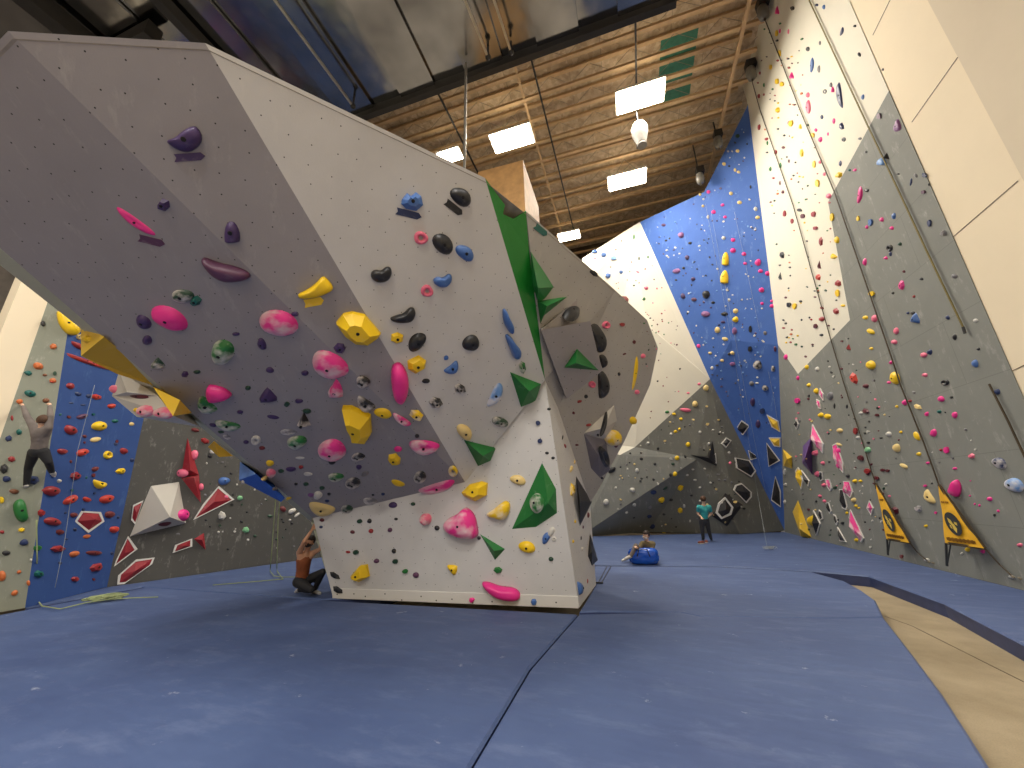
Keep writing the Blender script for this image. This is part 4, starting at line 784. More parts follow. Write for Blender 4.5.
T_R2 = """849 348 5 8 0 y red;854.5 378.5 15 7 -70 f ored;866 386 6 5 0 o maroon;871.5 365 9 9 0 o yel;871.5 348.5 4 3 0 o yel;895.5 378 13 9 -75 o yel;889 382.5 4 3 0 o pink;894.5 342 6 5 0 o lpink;924 355 7 5 0 o lpink;930 352 5 6 0 o navy;925 375 6 4 0 o lpink;891 362.5 3 4 0 o pink;905 402.5 5 6 0 o pink;910 401 4 3 0 o red;918 407 10 5 -32 f cream;927 414 4 5 0 o pink;897 406.5 3 3 0 o yel;866 411 9 6 -25 f maroon;861 413 5 3 0 o white;877.5 415 4 3 0 f maroon;856 431 4 7 0 f red;858 437.5 4 3 0 o white;840 430.5 6 5 0 o cream;821 415 6 5 0 o yel;828 416.5 6 6 0 o yel;816.5 391 5 6 0 o yel;809 385 4 4 0 o yel;830.5 396 6 8 0 o grey;834.5 406 2 6 0 o black;847 406.5 2 5 0 o black;798 400.5 5 6 0 f pink;798 378 3 5 0 o pink;786 357 4 6 0 o pink;807 367 4 5 0 o yel;817.5 369 4 5 0 o white
889 434 6 5 -20 o white;881 438 4 2 0 c black;901 432 3 3 0 o yel;917 436 10 5 -60 o yel;897 448 7 9 0 o cream;868 450 6 6 0 o lgreen;948 317.5 4 5 0 o navy;955 337 4 7 0 o black;978.5 349 4 3 0 o black;955 276 6 5 0 o grey;921.5 279 4 3 0 o black;975.5 363.5 6 8 0 o blue;976 320.5 5 4 0 o white;945.5 382.5 8 6 0 r black;941.5 399 6 6 0 o pink;955 415 5 7 0 o pink;939.5 411.5 4 4 0 o teal;934 433 6 8 0 o pink;947 450 5 7 0 f pink;941 450 3 3 0 o red;972 456 7 6 0 f lpink;955 468.5 5 3 0 o pink;997.5 392 6 6 0 o navy;1000 463 15 10 -25 o navy*;919 454 5 4 0 o yel;928 463 4 3 0 o pink;904 466 9 4 -30 o cream
956 488 20 10 82 K pink;1015 485 20 13 -22 o lblue*;930 497 17 8 -60 k cream;919 508.5 7 9 0 f grey*;990 499 5 5 0 o pink;895 511 9 9 0 f maroon;882 494 5 4 0 o maroon;926 526 4 3 0 o yel;870 555 4 4 0 o yel;902 556.5 3 4 0 f dred;921 573 8 2 -5 c maroon;955 575 5 3 0 o white;968 549.5 5 5 0 o yel;983 551.5 5 4 0 o pink;1020 545 6 4 0 o lpink;927 560 6 4 -10 o white;1012 577 8 4 -15 o white;877 478 5 4 -20 f maroon;868 474 4 3 0 o maroon;883 470 5 3 0 f maroon;888 470.5 4 3 0 f maroon;861.5 458 6 5 -25 f maroon;868 471 6 5 0 f red;855 481 5 4 0 o yel;860.5 481 4 3 0 o yel;848 476 4 4 0 o black;813 520.6 11 10 0 o yel;815 437 7 8 0 o pink;820 446 6 7 0 o pink;837.5 452 6 9 0 o pink;840 465 6 8 0 o pink;847.5 488.5 7 12 -10 o pink;871 508 4 6 0 o pink;815.5 453 7 7 0 f lpink;823 463 4 4 0 o lpink;817.5 474 5 6 0 o lpink;824 485 5 4 0 o lpink;799.5 476.5 6 14 0 o yel;854 500 5 5 0 o cream;856 506 4 3 0 o yel;859 508 3 2 0 o yel;847 513 3 3 0 o yel;856.5 540 4 4 0 o yel;865 522 2 2 0 o black;820 496 4 3 -30 o lpink;824.5 501 4 3 -30 o lpink;839 444.5 7 3 -20 o cream;785.5 484.5 4 3 0 o white;785 502 3 5 0 o white;785 472 3 6 0 f white"""
REG = [(T_OV, 'the overhang', 'lavender overhang'), (T_FR, 'the pale face', 'pale upper face'), (T_BA, 'the base face', 'boulder base face'), (T_RS, 'boulder right side', 'boulder right side'), (T_LG, 'left grey wall', 'left grey wall'),
       (T_LB, 'left blue wall', 'left blue wall'), (T_SI, 'the overhang edge', 'edge volumes'), (T_LD, 'charcoal wall', 'charcoal wall'), (T_BW, 'the back wall', 'back wall'), (T_BL, 'tall blue wall', 'tall blue wall'), (T_R1, 'the right wall', 'upper right wall'), (T_R2, 'the right wall', 'lower right wall')]
SHN = dict(o='rounded', k='curved jug', K='half moon', l='long', t='triangular', f='facetted', c='thin crimp', d='half dome', h='heart shaped', r='ring', s='ball', y='pyramid', x='double', p='arrow marker')
rows = []
for ri, (tb, where, gname) in enumerate(REG):
    for s in tb.replace('\n', ';').split(';'):
        q = s.split()
        if len(q) < 7: continue
        rows.append(dict(x=float(q[0]), y=float(q[1]), w=float(q[2]), h=float(q[3]), a=float(q[4]), k=q[5], c=q[6].rstrip('*'), ch=q[6].endswith('*'), where=where, g=gname, ri=ri))
rows.sort(key=lambda r: -r['w']*r['h'])
for i, r in enumerate(rows):
    m = max(r['w'], r['h']); r['i'] = i
    r['size'] = 'big' if m >= 30 else 'medium' if m >= 17 else 'small' if m >= 8 else 'tiny'
    sh = SHN[r['k']]
    r['d1'] = '%s%s %s' % ('chalky ' if r['ch'] else '', PAL[r['c']][1], sh)
BIG = rows[:300]; REST = rows[300:]
# labels: look first, then the nearest things that tell the hold apart
LM = [(463, 523, 'the pink heart'), (358, 327, 'the big yellow block'), (226, 269, 'the plum half moon'), (184, 139, 'the top purple dome'), (136, 222, 'the long pink blade'), (400, 382, 'the ribbed upright pink hold'), (332, 450, 'the round pink egg'), (304, 421, 'the black chalked pyramid'),
      (359, 424, 'the yellow boot shape'), (437, 487, 'the lowest overhang pink hold'), (322, 508, 'the cream crescent'), (207, 405, 'the green double jug'), (316, 291, 'the upper yellow jug'), (170, 318, 'the pink leaf'), (413, 201, 'the blue crown'), (461, 197, 'the top black oval'), (525, 390, 'the upper green pyramid'), (481, 453, 'the lower green pyramid'),
      (540, 500, 'the largest green pyramid'), (492, 547, 'the slim green volume'), (501, 591, 'the pink slug'), (361, 572, 'the lone yellow corner hold'), (571, 350, 'the grey box volume'), (635, 373, 'the yellow banana'), (604, 424, 'the pale wedge volume'), (580, 500, 'the dark flank volume'), (545, 312, 'the green wing volume'),
      (36, 430, 'the climber'), (20, 510, 'the big green half dome'), (88, 521, 'the rimmed red pentagon'), (92, 363, 'the red tube holds'), (160, 510, 'the white pyramid'), (190, 465, 'the red spikes'), (215, 500, 'the rimmed red kite'), (704, 455, 'the black star volume'), (727, 510, 'the tilted black box'), (704, 515, 'the standing man'), (642, 550, 'the seated man'),
      (725, 268, 'the yellow twin drops'), (757.5, 365, 'the black boulder hold on blue'), (706, 294.5, 'the black ball on blue'), (840, 95, 'the tall navy fin'), (860, 195, 'the tall pink fin'), (897.5, 126, 'the mauve heart'), (884, 160, 'the pale blue bowl'), (819, 271, 'the red twin holds'), (916, 319, 'the blue triangle'), (871.5, 365, 'the yellow ball'), (895.5, 378, 'the yellow egg'),
      (806, 458, 'the purple volume'), (802, 520, 'the large yellow wedge'), (889, 517, 'the left yellow flag'), (960, 520, 'the right yellow flag'), (956, 488, 'the pink kidney'), (1000, 463, 'the navy boulder hold'), (854.5, 378.5, 'the orange red drop'), (143, 397, 'the pale edge volume'), (595, 252, 'the cream wall top'), (812, 65, 'the slim blue fin')]
NR = {}
def rel(r, lm):
    dx, dy = r['x']-lm[0], r['y']-lm[1]; dd = hypot(dx, dy); near_ = 'just ' if dd < 30 else ''
    if abs(dx) > 1.7*abs(dy): return near_+('left of ' if dx < 0 else 'right of ')+lm[2]
    if abs(dy) > 1.7*abs(dx): return near_+('above ' if dy < 0 else 'below ')+lm[2]
    return ('upper ' if dy < 0 else 'lower ')+('left of ' if dx < 0 else 'right of ')+lm[2]
used = {}
def nw(s): return len(s.split())
for r in BIG:
    L = sorted((hypot(r['x']-l[0], r['y']-l[1]), l) for l in LM); L = ([l for d, l in L if 7 < d < 130][:6] or [l for d, l in L if d > 7][:3])+[l for d, l in L if d >= 130][:2]
    noun = '' if r['k'] == 'p' else ' hold'
    own = [l for l in LM if hypot(r['x']-l[0], r['y']-l[1]) <= 7 and max(r['w'], r['h']) > 5]
    b = '%s %s%s on %s' % (r['size'], r['d1'], noun, r['where'])
    cand = []
    for i in range(len(L)):
        cand.append(b+', '+rel(r, L[i]))
    for i in range(len(L)):
        for j in range(i+1, len(L)): cand.append(b+', '+rel(r, L[i])+', '+rel(r, L[j]))
    # nearest other holds as a second anchor
    ns = sorted((o for o in rows if o is not r and o['c'] != r['c']), key=lambda o: hypot(o['x']-r['x'], o['y']-r['y']))[:6]
    for l in L[:2]:
        for o in ns: cand.append(b+', '+rel(r, (o['x'], o['y'], 'a %s one' % PAL[o['c']][1]))+', '+rel(r, l))
    for c_ in cand:
        if nw(c_) <= 16 and c_ not in used: used[c_] = 1; r['label'] = c_; break
    else:
        c_ = min(cand, key=nw); r['label'] = ' '.join(c_.split()[:14]); print('DUP', r['label'])
def kindname(k): return 'route_marker' if k == 'p' else 'climbing_hold'
for r in BIG:
    rnd = random.Random(int(r['x']*31+r['y']*17)); bm = bmesh.new()
    c_, n_, ex, ey, dz = hold_geo(bm, r['x'], r['y'], r['w'], r['h'], r['a'], r['k'], rnd)
    me = bpy.data.meshes.new(kindname(r['k']))
    for v in bm.verts: v.co -= c_
    bm.to_mesh(me); bm.free(); me.materials.append(hm(r['c'], r['ch']))
    o = bpy.data.objects.new(kindname(r['k']), me); col.objects.link(o); o.location = c_
    tag(o, r['label'], 'marker' if r['k'] == 'p' else 'climbing hold', ('route markers on the ' if r['k'] == 'p' else 'climbing holds on the ')+r['g'])
    if r['k'] not in 'prc' and max(r['w'], r['h']) >= 12:
        bb = bmesh.new(); q = n_.to_track_quat('Z', 'Y').to_matrix(); s = min(.02, max(dz*.3, .004)); bz = dz*(1.02 if r['k'] not in 'kKl' else .86)
        lathe(bb, [(s, -.02), (s, .004), (s*.6, .006)], n_*bz*(.98 if r['k'] != 't' else .9)-ey*.0, 10, q)
        mb = bpy.data.meshes.new('bolt'); bb.to_mesh(mb); bb.free(); mb.materials.append(m_bolt); bo = bpy.data.objects.new('bolt', mb); col.objects.link(bo); bo.parent = o
# the many remaining small footholds in one object
cols = sorted(PAL); bm = bmesh.new(); rs = random.Random(5)
for r in REST: hold_geo(bm, r['x'], r['y'], r['w'], r['h'], r['a'], r['k'], rs, True, cols.index(r['c']))
def inside(x, y, poly):
    c_ = False; j_ = len(poly)-1
    for i in range(len(poly)):
        if (poly[i][1] > y) != (poly[j_][1] > y) and x < (poly[j_][0]-poly[i][0])*(y-poly[i][1])/(poly[j_][1]-poly[i][1])+poly[i][0]: c_ = not c_
        j_ = i
    return c_
def scatter(poly, n, cs, s0, s1, minr=3.5):
    xs_ = [p[0] for p in poly]; ys_ = [p[1] for p in poly]; k_ = 0; tries = 0
    while k_ < n and tries < n*20:
        tries += 1; x, y = rs.uniform(min(xs_), max(xs_)), rs.uniform(min(ys_), max(ys_))
        if not inside(x, y, poly) or any(abs(q['x']-x) < q['w']/2+minr and abs(q['y']-y) < q['h']/2+minr for q in rows): continue
        s = rs.uniform(s0, s1); hold_geo(bm, x, y, s*rs.uniform(.8, 1.5), s, rs.uniform(-40, 40), rs.choice('ofc'), rs, True, cols.index(rs.choice(cs))); k_ += 1
scatter([(755, 90), (765, 20), (800, 10), (830, 200), (845, 320), (798, 368), (785, 340)], 120, ['black', 'maroon', 'green', 'red', 'yel', 'dgreen', 'orange', 'black'], 1.2, 2.4)
scatter([(795, 380), (850, 325), (905, 440), (880, 560), (790, 530)], 110, ['black', 'maroon', 'white', 'black', 'lpink', 'cream', 'grey', 'dgreen'], 1.2, 2.6)
scatter([(905, 380), (960, 400), (1010, 520), (960, 560), (910, 470)], 22, ['white', 'black', 'grey', 'pink'], 1.4, 3)
scatter([(645, 225), (703, 195), (744, 120), (765, 300), (778, 410), (760, 440), (712, 375)], 190, ['black', 'navy', 'white', 'lblue', 'white', 'purple', 'white', 'lblue'], 1.0, 2.2, 2.5)
scatter([(592, 260), (636, 228), (700, 370), (650, 420), (640, 330)], 60, ['black', 'green', 'lpink', 'maroon', 'red', 'dred'], .9, 1.8)
scatter([(620, 458), (705, 390), (770, 520), (640, 530), (605, 500)], 95, ['white', 'black', 'grey', 'white', 'cream', 'black'], 1.2, 2.6)
scatter([(205, 440), (300, 520), (300, 550), (210, 555), (205, 500)], 34, ['white', 'black', 'dgreen', 'grey'], 1.4, 2.6)
scatter([(62, 390), (138, 430), (108, 580), (40, 590)], 22, ['navy', 'navy', 'teal', 'dred'], 2, 4)
me = bpy.data.meshes.new('small_footholds'); bm.to_mesh(me); bm.free()
for c_ in cols: me.materials.append(hm(c_))
o = bpy.data.objects.new('small_footholds', me); col.objects.link(o); tag(o, 'hundreds of tiny coloured footholds dotted over the boulder and all the tall walls', 'footholds', kind='stuff')
# ================================================================ ROPES, BELAY STRAPS, FLAGS
m_strap = plain('brown_webbing', (72, 58, 36), .7); m_tan = plain('olive_webbing', (120, 106, 52), .7)
m_rope = plain('pale_green_rope', (150, 160, 112), .7); m_ropey = plain('lime_rope', (178, 196, 60), .7); m_ropew = plain('white_rope', (165, 172, 176), .7)
def rope(name, pts, r, m, label, cat='rope', group=None, surf=None, coil=None, w=None):
    W = []
    for q in pts:
        if len(q) == 2:
            p, n = hit(*q) if surf is None else surf(*q)
            W.append(p+n*.05)
        else: W.append(V(q))
    P2 = []
    for a, b in zip(W, W[1:]): P2 += [a.lerp(b, t/4) for t in range(4)]
    P2.append(W[-1]); root = empty(name, W[-1], label=label, cat=cat, group=group)
    bm = bmesh.new(); tube(bm, P2, r, 6); bmobj('rope_line', bm, m, root, smooth=True)
    if coil:
        bm = bmesh.new(); c = P(*coil[:2], z=.03); rs_ = random.Random(int(coil[0])); L = []
        for i in range(150):
            t = i*.42; rr_ = coil[2]*(.55+.45*sin(t*.37+1)); L.append(c+V((rr_*cos(t)+.02*sin(t*3), rr_*.8*sin(t*1.03), .012+.05*abs(sin(t*.71)))))
        tube(bm, L, r*1.05, 5); bmobj('coil', bm, m, root, smooth=True)
    return root
def rwall(x, y): return P(x, y, X=WR-.02), V((-1, 0, 0))
def strap(pts, label, m, tail=None):
    W = [P(x, y, X=WR-.04) for x, y in pts]; root = empty('belay_strap', W[0], label=label, cat='strap', group='belay straps on the right wall')
    bm = bmesh.new()
    for a, b in zip(W, W[1:]): bar(bm, a, b, .03, .014, V((1, 0, 0)))
    bmobj('webbing', bm, m, root)
    bm = bmesh.new(); tube(bm, [W[-1], W[-1]+V((-.01, .0, -.12))], .022, 8); bmobj('clip', bm, m_cond, root)
strap([(764, 17), (800, 110), (834, 191), (893, 362), (900, 384), (923, 441), (939, 485)], 'long belay strap on the right wall running down to the larger yellow flag', m_strap)
strap([(752, 81), (760, 110), (793, 205), (830, 337), (844, 384), (859, 431), (875.5, 484)], 'long belay strap on the right wall running down to the smaller yellow flag', m_strap)
strap([(809, 0), (865, 120), (900, 194), (928, 254), (963, 327)], 'olive belay strap high on the right wall nearest its free edge', m_tan)
strap([(989, 384), (1008, 421), (1030, 468)], 'short brown belay strap at the right margin near the navy hold', m_strap)
def device(x, y, label, s=1.0, sx=None):
    c = P(x, y, X=WR-.25) if sx is None else P(x, y, Y=sx)
    root = empty('belay_device', c, label=label, cat='belay device', group='belay devices under the roof')
    bm = bmesh.new(); lathe(bm, [(.05, -.3), (.14, -.24), (.17, 0), (.14, .2), (.05, .26)], c, 14); bmobj('drum_body', bm, plain('grey_device_case', (120, 116, 108), .4), root, smooth=True)
    bm = bmesh.new(); add_box(bm, c+V((.05, 0, .36)), (.3, .3, .3)); tube(bm, [c+V((0, 0, .4)), (c.x, c.y, max(c.z+.6, ZB))], .03, 6); bmobj('bracket', bm, m_dk, root)
    bm = bmesh.new(); add_box(bm, c+V((-.02, 0, -.33)), (.05, .03, .12)); bmobj('nozzle', bm, m_strap, root)
device(763, 12, 'grey belay device at the top of the right wall, the highest one')
device(751, 73, 'grey belay device at the top of the right wall where it nears the blue wall')
device(718, 142, 'grey belay device at the top edge of the blue wall', sx=13.9)
device(700, 178, 'grey belay device at the fold on top of the blue wall', sx=14.8)
GR = 'ropes hanging on the tall blue wall'
rope('climbing_rope', [(706, 204), (730, 330), (748, 432), (756, 490), tuple(P(767, 547, z=.05))], .004, m_ropew, 'pale rope on the blue wall reaching the mat in a small pile', group=GR, coil=(770, 549, .22))
rope('climbing_rope', [(712, 214), (735, 334), (755, 440), (765, 490)], .004, m_ropew, 'pale rope on the blue wall beside the yellow twin drops, ending above the mat', group=GR)
rope('climbing_rope', [(735, 212), (758, 320), (775, 400), (779, 428)], .004, m_ropew, 'pale rope on the blue wall nearest the right corner', group=GR)
zc = lambda x, y: tuple(P(x, y, z=.04))
dl = dep(P(276, 574, z=0))
A_ = lambda x, y, o=0: tuple(atdepth(x, y, dl+o))
rope('climbing_rope', [A_(277, 480), A_(274, 520), A_(271, 560), zc(270, 571), zc(274, 576), zc(282, 577), zc(300, 577)], .010, m_rope, 'pale green rope hanging left of the woman in the brown top', group='ropes hanging on the left')
rope('climbing_rope', [A_(281, 490), A_(278, 520), A_(277, 560), zc(277, 571), zc(283, 579), zc(250, 582), zc(213, 585)], .010, m_rope, 'second pale green rope left of the woman, trailing away over the mat', group='ropes hanging on the left')
rope('climbing_rope', [(36, 520), (34, 560), zc(35, 597), zc(42, 606), zc(60, 609), zc(85, 603), zc(105, 600), zc(130, 598), zc(158, 597)], .010, m_rope, 'rope at the edge of the left blue wall with a lime coil on the mat', group='ropes hanging on the left', coil=(106, 599.5, .28))
rope('climbing_rope', [(92, 385), (75, 450), (62, 540), (52, 588)], .004, m_ropew, 'thin pale rope lying against the left blue wall', group='ropes hanging on the left')
# belay flags
m_flag = plain('yellow_canvas', (226, 172, 38), .65, var=.06, scale=3); m_fdark = plain('dark_print', (46, 48, 50), .6); m_fbr = plain('brown_print', (140, 96, 24), .6); m_fy = plain('pale_yellow_print', (206, 180, 80), .6)
def flag(top_, bl_, br_, leg, tail, label):
    A0 = P(*top_, X=WR-.12); B0 = P(*bl_, X=WR-.30); C0_ = P(*br_, X=WR-.12); root = empty('belay_flag', A0, label=label, cat='flag', group='yellow triangular flags at the foot of the right wall')
    n = (B0-A0).cross(C0_-A0).normalized(); n = n if n.dot(EYE-A0) > 0 else -n
    def pt(u, v, d=0): return A0+(B0-A0)*(v*(1-u))+(C0_-A0)*(v*u)+n*d      # v down, u across
    bm = bmesh.new(); g_ = 7; gr = [[bm.verts.new(pt(j/g_, i/g_, .012+.01*sin(i*1.3+j*.8))) for j in range(g_+1)] for i in range(1, g_+1)]; a0 = bm.verts.new(pt(0, 0, .012))
    for j in range(g_): bm.faces.new((a0, gr[0][j], gr[0][j+1]))
    for i in range(g_-1):
        for j in range(g_): bm.faces.new((gr[i][j], gr[i+1][j], gr[i+1][j+1], gr[i][j+1]))
    r_ = bmesh.ops.extrude_face_region(bm, geom=bm.faces[:]); bmesh.ops.translate(bm, verts=[v for v in r_['geom'] if isinstance(v, bmesh.types.BMVert)], vec=-n*.012)
    bmobj('canvas', bm, m_flag, root)
    cx = pt(.47, .66, .03); eu = (pt(1, .66)-pt(0, .66))*.30; ev = (pt(.5, 1)-pt(.5, 0))*.19
    bm = bmesh.new(); vs_ = [bm.verts.new(cx+eu*cos(t*pi/12)+ev*sin(t*pi/12)) for t in range(24)]; f_ = bm.faces.new(vs_)
    r_ = bmesh.ops.extrude_face_region(bm, geom=[f_]); bmesh.ops.translate(bm, verts=[v for v in r_['geom'] if isinstance(v, bmesh.types.BMVert)], vec=n*.004)
    bmobj('round_emblem', bm, m_fdark, root)
    bm = bmesh.new()
    for pp in ([(-.45, -.5), (-.1, -.3), (.05, .1), (-.2, .2), (-.5, -.1)], [(-.2, .1), (.1, .0), (.3, .4), (.05, .8), (-.2, .5)], [(.25, -.2), (.6, -.1), (.55, .15), (.25, .05)], [(-.55, .1), (-.35, .15), (-.3, .45), (-.5, .4)]):
        q_ = [bm.verts.new(cx+eu*u+ev*v+n*.008) for u, v in pp]; bm.faces.new(q_)
    bmobj('emblem_marks', bm, m_fy, root)
    bm = bmesh.new()
    for i in range(4): c = pt(.18+.17*i, .3, .022); add_box(bm, c, (.004, .03, .035), None)
    bmobj('small_lettering', bm, m_fbr, root); bm = bmesh.new()
    for i in range(15): c = pt(.1+.055*i, .925, .026); add_box(bm, c, (.006, .035, .05+.02*(i % 2)), None)
    bmobj('printed_lettering', bm, m_fbr, root)
    bm = bmesh.new(); bar(bm, pt(0, 1, .0), pt(1, 1, .0), .02, .05); bar(bm, A0, C0_, .03, .05); bmobj('hem_bar', bm, m_strap, root)
    bm = bmesh.new(); lg = P(*leg, X=WR-.34); tube(bm, [B0, lg], .02, 6); tube(bm, [B0+V((0, -.12, 0)), lg], .012, 6); bmobj('leg', bm, m_fdark, root)
    bm = bmesh.new(); tl_ = [P(x, y, X=WR-.06) for x, y in tail]; tube(bm, [C0_]+tl_, .012, 6); bmobj('anchor_line', bm, m_strap, root)
    bm = bmesh.new()
    for s in (0, .12): bmesh.ops.create_icosphere(bm, subdivisions=1, radius=.028, matrix=Matrix.Translation(tl_[-1]+V((0, -s, 0))))
    bmobj('anchor_clip', bm, m_steel, root)
flag((876, 483.5), (887, 539), (910, 543), (888, 555), [(917, 552), (929, 562)], 'smaller yellow triangular belay flag with a round dark emblem, the left one')
flag((939, 485), (946, 543), (985, 548.5), (947, 566), [(1000, 565), (1013, 577)], 'larger yellow triangular belay flag with a round dark emblem, the right one')
# ================================================================ PEOPLE
m_skin = plain('warm_skin', (206, 154, 120), .55, var=.03); m_skin2 = plain('pale_skin', (222, 178, 148), .55, var=.03)
m_hair = plain('dark_brown_hair', (48, 34, 26), .7, scale=40); m_hair2 = plain('brown_hair', (84, 56, 36), .7, scale=40)
m_tealc = plain('turquoise_cotton', (62, 176, 176), .8); m_blk = plain('black_cloth', (34, 34, 36), .8); m_chr = plain('charcoal_cloth', (62, 62, 62), .8)
m_rust = plain('rust_brown_cloth', (140, 76, 40), .75); m_olive = plain('olive_fleece', (112, 98, 66), .85); m_gry = plain('grey_cotton', (120, 110, 104), .85); m_shoe = plain('shoe_rubber', (130, 66, 52), .6); m_wshoe = plain('pale_shoe', (200, 196, 188), .6)
def skin(name, nodes, edges, m, parent, vox=.013, **k):
    """one continuous tapered surface grown round a skeleton of joints"""
    bm = bmesh.new()
    def ball(p, r): bmesh.ops.create_icosphere(bm, subdivisions=2 if r > .02 else 1, radius=r, matrix=Matrix.Translation(p))
    for p, r in nodes: ball(p, r)
    for a, b in edges:
        (p, r), (q, t) = nodes[a], nodes[b]; L = (q-p).length; n = max(1, int(L/(.45*min(r, t))))
        for i in range(1, n): ball(p.lerp(q, i/n), r+(t-r)*i/n)
    me = bpy.data.meshes.new(name); bm.to_mesh(me); bm.free(); o = bpy.data.objects.new(name, me); col.objects.link(o)
    md = o.modifiers.new('r', 'REMESH'); md.mode = 'VOXEL'; md.voxel_size = vox
    sm = o.modifiers.new('s', 'SMOOTH'); sm.factor = .5; sm.iterations = 3
    dg = bpy.context.evaluated_depsgraph_get(); m2 = bpy.data.meshes.new_from_object(o.evaluated_get(dg))
    bpy.data.objects.remove(o); bpy.data.meshes.remove(me); m2.name = name
    for p in m2.polygons: p.use_smooth = True
    m2.materials.clear()
    return link(name, m2, m, parent, **k)
def person(label, J, sk, top, top_m, legs_m, hair_m, shoe_m, s=1., face=None, sleeves='short', mask=None, hairlen=0, bare_shoulder=False):
    """J: joints in world space. face: unit direction the face points to"""
    root = empty('person', J['base'], label=label, cat='person')
    f = V(face).normalized(); up = (J['head']-J['neck']).normalized(); f = (f-up*f.dot(up)).normalized(); side = f.cross(up)
    N_ = []; E2 = []
    def nd(p, r): N_.append((V(p), r*s)); return len(N_)-1
    def ch(a, *ps):
        for p, r in ps: b = nd(p, r); E2.append((a, b)); a = b
        return a
    pel = nd(J['pelvis'], .125); sp = ch(pel, (J['pelvis'].lerp(J['chest'], .5), .115)); chst = ch(sp, (J['chest'], .13))
    nk = ch(chst, (J['neck'], .055)); hd = ch(nk, (J['head']-up*.055*s, .068), (J['head']+up*.02*s, .088), (J['head']+up*.085*s, .06))
    for sd in 'LR':
        sh = ch(chst, (J['sh'+sd], .062)); w = ch(sh, (J['sh'+sd].lerp(J['el'+sd], .5), .05), (J['el'+sd], .042), (J['el'+sd].lerp(J['wr'+sd], .4), .038), (J['wr'+sd], .026))
        d = (J['wr'+sd]-J['el'+sd]).normalized(); hv = J.get('hand'+sd); hdv = V(hv).normalized() if hv is not None else d
        palm = ch(w, (J['wr'+sd]+hdv*.05*s, .03)); q = side if abs(hdv.dot(side)) < .8 else up; q = (q-hdv*q.dot(hdv)).normalized(); cr = hdv.cross(q)
        ctr = J['wr'+sd]+hdv*.075*s
        for i, (o_, L) in enumerate(((-.03, .062), (-.01, .075), (.01, .07), (.03, .055))):
            a = ctr+q*o_*s; ch(palm, (a, .011), (a+(hdv*.9+cr*.25)*L*.5*s, .0095), (a+(hdv*.75+cr*.75)*L*s, .007))
        a = J['wr'+sd]+hdv*.03*s-q*.034*s; ch(palm, (a, .012), (a-q*.02*s+hdv*.025*s+cr*.01*s, .010), (a-q*.024*s+hdv*.05*s+cr*.02*s, .008))
        hp = ch(pel, (J['hp'+sd], .09)); ch(hp, (J['hp'+sd].lerp(J['kn'+sd], .5), .075), (J['kn'+sd], .055), (J['kn'+sd].lerp(J['an'+sd], .35), .052), (J['an'+sd], .034), (J['an'+sd].lerp(J['to'+sd], .6), .035), (J['to'+sd], .022))
    skin('body', N_, E2, sk, root, .009)
    # clothing shells follow the same skeleton
    N_.clear(); E2.clear(); k = 1.14
    a = nd(J['pelvis'], .135*k/1.1); b = ch(a, (J['pelvis'].lerp(J['chest'], .5), .118*k)); c = ch(b, (J['chest'], .135*k))
    if not bare_shoulder: ch(c, (J['neck'].lerp(J['chest'], .25), .06*k))
    for sd in 'LR':
        if bare_shoulder: ch(c, (J['chest'].lerp(J['sh'+sd], .55)+up*.02, .05)); continue
        e_ = ch(c, (J['sh'+sd], .07*k), (J['sh'+sd].lerp(J['el'+sd], .55), .058*k))
        if sleeves == 'long': ch(e_, (J['el'+sd], .052*k), (J['wr'+sd].lerp(J['el'+sd], .15), .036*k))
    skin(top, N_[:], E2[:], top_m, root)
    N_.clear(); E2.clear(); a = nd(J['pelvis']+V((0, 0, -.02)), .138*k/1.08)
    for sd in 'LR': ch(a, (J['hp'+sd], .098*k), (J['hp'+sd].lerp(J['kn'+sd], .5), .082*k), (J['kn'+sd], .064*k), (J['kn'+sd].lerp(J['an'+sd], .5), .056*k), (J['kn'+sd].lerp(J['an'+sd], .94), .046*k))
    skin('trousers', N_[:], E2[:], legs_m, root)
    for sd in 'LR':
        a, t = J['an'+sd], J['to'+sd]; dv = (t-a).normalized(); skin('shoe', [(a-dv*.02*s, .045*s), (a.lerp(t, .5), .046*s), (t, .036*s), (t+dv*.03*s, .022*s)], [(0, 1), (1, 2), (2, 3)], shoe_m, root)
    # head details
    hc = J['head']+up*.015*s; R = .1*s
    def orient(o, sc_, c): return Matrix.Translation(c) @ Matrix((side, f, up)).transposed().to_4x4() @ Matrix.Diagonal((*sc_, 1))
    bm = bmesh.new(); bmesh.ops.create_icosphere(bm, subdivisions=3, radius=1)
    dele = [v for v in bm.verts if (v.co.y > .32 and v.co.z < .42) or v.co.z < -.55-hairlen]; bmesh.ops.delete(bm, geom=dele, context='VERTS')
    for v in bm.verts: v.co *= 1+.05*noise.noise(v.co*4)
    bmesh.ops.transform(bm, matrix=orient(0, (R*1.0, R*1.12, R*1.2), hc-f*.012*s+up*.012*s), verts=bm.verts)
    r_ = bmesh.ops.extrude_face_region(bm, geom=bm.faces[:])
    for v in [v for v in r_['geom'] if isinstance(v, bmesh.types.BMVert)]: v.co = hc+(v.co-hc)*.86
    bmobj('hair', bm, hair_m, root, smooth=True)
    for sx_ in (-1, 1):
        bm = bmesh.new(); bmesh.ops.create_uvsphere(bm, u_segments=8, v_segments=6, radius=1, matrix=orient(0, (.012*s, .008*s, .009*s), hc+f*.084*s+side*sx_*.032*s-up*.0*s)); bmobj('eye', bm, m_blk, root)
        bm = bmesh.new(); bmesh.ops.create_uvsphere(bm, u_segments=8, v_segments=6, radius=1, matrix=orient(0, (.01*s, .02*s, .03*s), hc+side*sx_*.09*s-up*.015*s)); bmobj('ear', bm, sk, root)
